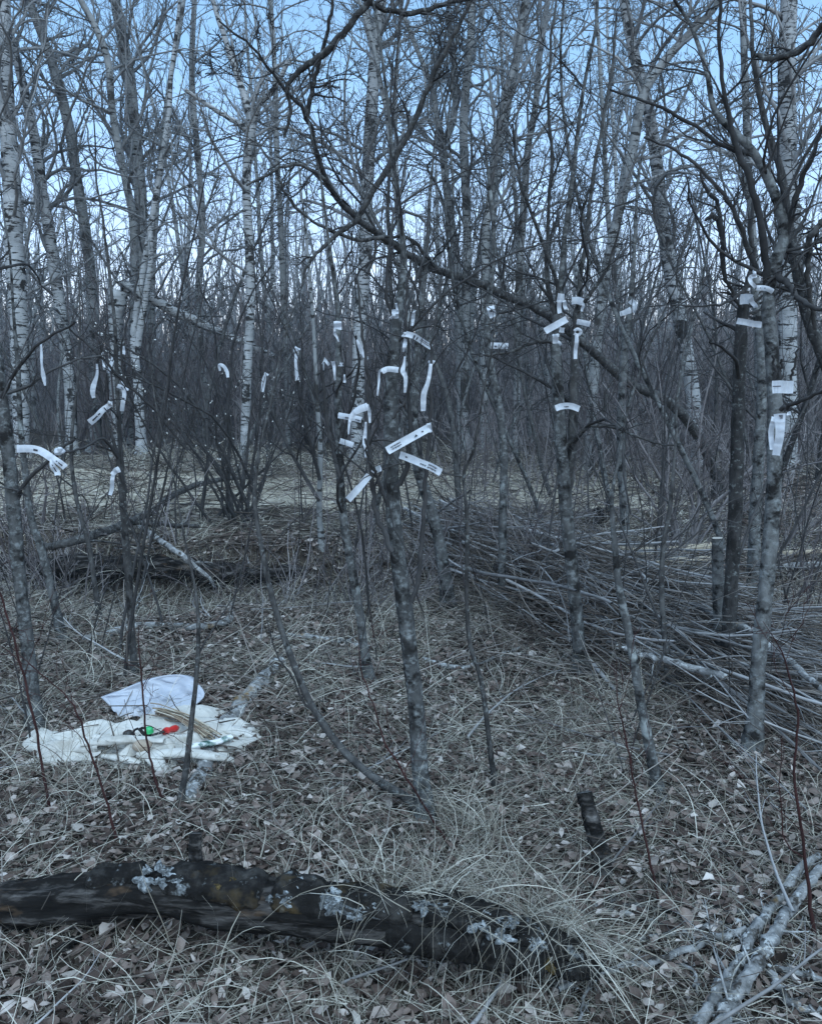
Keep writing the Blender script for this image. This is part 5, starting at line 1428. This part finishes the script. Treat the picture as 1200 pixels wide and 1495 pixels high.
ribbon('curled ribbon looped high on the near right tree with a printed tail', [([(1103, 420), (1114, 420), (1129, 425)], 7, K(dd=.1)), ([(1104, 402), (1097, 404), (1096, 412), (1103, 420)], [5, 6, 5, 5], K(dd=.1)), ([(1100, 402), (1102, 394)], 4, K(dd=.1))], D2, [(0, .35, .42, -.1, .2, 'dot'), (0, .55, .6, -.1, .2, 'dot')])
ribbon('wide white band wrapped round the near right tree', [([(1128, 565), (1138, 564.5), (1148, 565), (1158, 565)], 18, K(dd=-.08, wave=.004))], D2, [(0, .02, .38, .02, .12, 'bar')])
ribbon('two long white tails hanging on the near right tree below the wide band', [([(1139, 604), (1138, 625), (1136.5, 645), (1134, 665)], [16, 12.5, 11.5, 10.5], K(dd=-.1)), ([(1131, 608), (1127, 618), (1126.5, 635), (1126, 656)], [8, 7, 7, 6], K(dd=-.08)), ([(1147, 605), (1155, 603)], [2.5, 6], K(dd=-.08))], D2,
       [(0, .03, .12, -.1, .4, 'text')])
ribbon('long ribbon stretched right from the left edge tree with a knot and two tails', [([(25, 655), (44, 655), (60, 659), (78, 670)], 11, K(wave=.003)), ([(77, 667), (86, 674), (94.5, 683)], [6, 9, 9], K(dd=-.02)), ([(75, 670), (79, 683), (85, 694)], [5, 8, 8], K(dd=-.02))], D5 - .1,
       [(0, .42, .56, -.2, .15, 'bar'), (1, .35, .8, -.2, .05, 'bar'), (2, .3, .75, -.15, .1, 'bar')], knot=(86, 658.5, 6.5))
DL = gnd(197, 990)[1]
ribbon('printed ribbon slanting up to a knot left of the double-stemmed sapling', [([(130, 617), (142, 608), (151, 598), (161, 590)], [10, 9, 8, 7], K(wave=.006))], DL - .2, [(0, .12, .5, -.15, .15, 'bar'), (0, .72, .76, -.5, .5, 'bar')], knot=(160.5, 589, 3.5))
ribbon('twisted ribbon dangling with a rounded end above the slanting printed one', [([(141, 531), (141, 546), (137, 562), (136, 572), (137, 581)], [3, 4, 7, 7, 5], K(twist=.6))], DL - .1)
ribbon('pair of narrow ribbon tails meeting in a point high beside the sapling', [([(149, 513), (151, 525), (154, 539)], [3, 5, 5], K(twist=.4)), ([(164, 521), (162, 532), (158, 545)], [3.5, 5, 5], K(twist=.4))], DL)
ribbon('printed ribbon bending down just right of the double-stemmed sapling', [([(172, 563), (178, 566), (181, 576), (180, 588), (178, 600)], [6, 6, 6, 6, 6], K()), ([(178, 554), (183, 562), (188, 570)], [3, 4, 3], K())], DL, [(0, .2, .34, -.2, .2, 'text'), (0, .6, .63, -.5, .5, 'bar')])
ribbon('ribbon folded over a twig low on the double-stemmed sapling', [([(174, 685), (168, 688), (164, 693)], [9, 8, 6], K(dd=-.06)), ([(165, 691), (164, 705), (161, 723)], [5, 6, 5], K(dd=-.06))], DL)
ribbon('thin twisted ribbon hanging in the gap right of the thick edge birch', [([(59, 501), (61, 520), (62, 533), (63, 548), (65, 563)], [3, 4, 3, 6, 3], K(twist=1.0))], D5)
ribbon('bit of ribbon cut off by the left edge of the picture', [([(0, 534), (1, 548)], 6, K())], 4.2)
ribbon('tiny ribbon scrap in the thicket right of the double-stemmed sapling', [([(181, 505), (180, 517)], [2, 5], K())], 5.0)
ribbon('small hooked ribbon on a willow twig', [([(321, 541), (320.5, 533), (326, 534), (331, 542), (333, 551)], [3, 4, 5, 5, 4], K())], 6.0)
ribbon('small narrow ribbon tied to a twig right of the willow shrub', [([(388, 545), (385, 556), (383, 572)], [3, 6, 4], K(twist=.5)), ([(386, 544), (392, 548)], 3, K())], gnd(470, 800)[1] - .35)


# ------------------------------------------------------------------ dusk haze
x0, x1, y0, y1, z0, z1 = -110, 110, -14, 130, -2.5, 19
g = Geo(); g.add([[x0, y0, z0], [x1, y0, z0], [x1, y1, z0], [x0, y1, z0], [x0, y0, z1], [x1, y0, z1], [x1, y1, z1], [x0, y1, z1]],
                 [[0, 3, 2, 1], [4, 5, 6, 7], [0, 1, 5, 4], [1, 2, 6, 5], [2, 3, 7, 6], [3, 0, 4, 7]])
hm = bpy.data.materials.new('haze'); hm.use_nodes = True
hn = hm.node_tree.nodes; hn.remove(hn['Principled BSDF'])
pv = hn.new('ShaderNodeVolumePrincipled')
pv.inputs['Color'].default_value = (.72, .86, 1, 1); pv.inputs['Density'].default_value = .0014; pv.inputs['Anisotropy'].default_value = 0
hm.node_tree.links.new(pv.outputs[0], hn['Material Output'].inputs['Volume'])
tag(g.build('haze', hm, smooth=False), 'thin blue dusk haze filling the wood', 'haze', None, 'stuff')
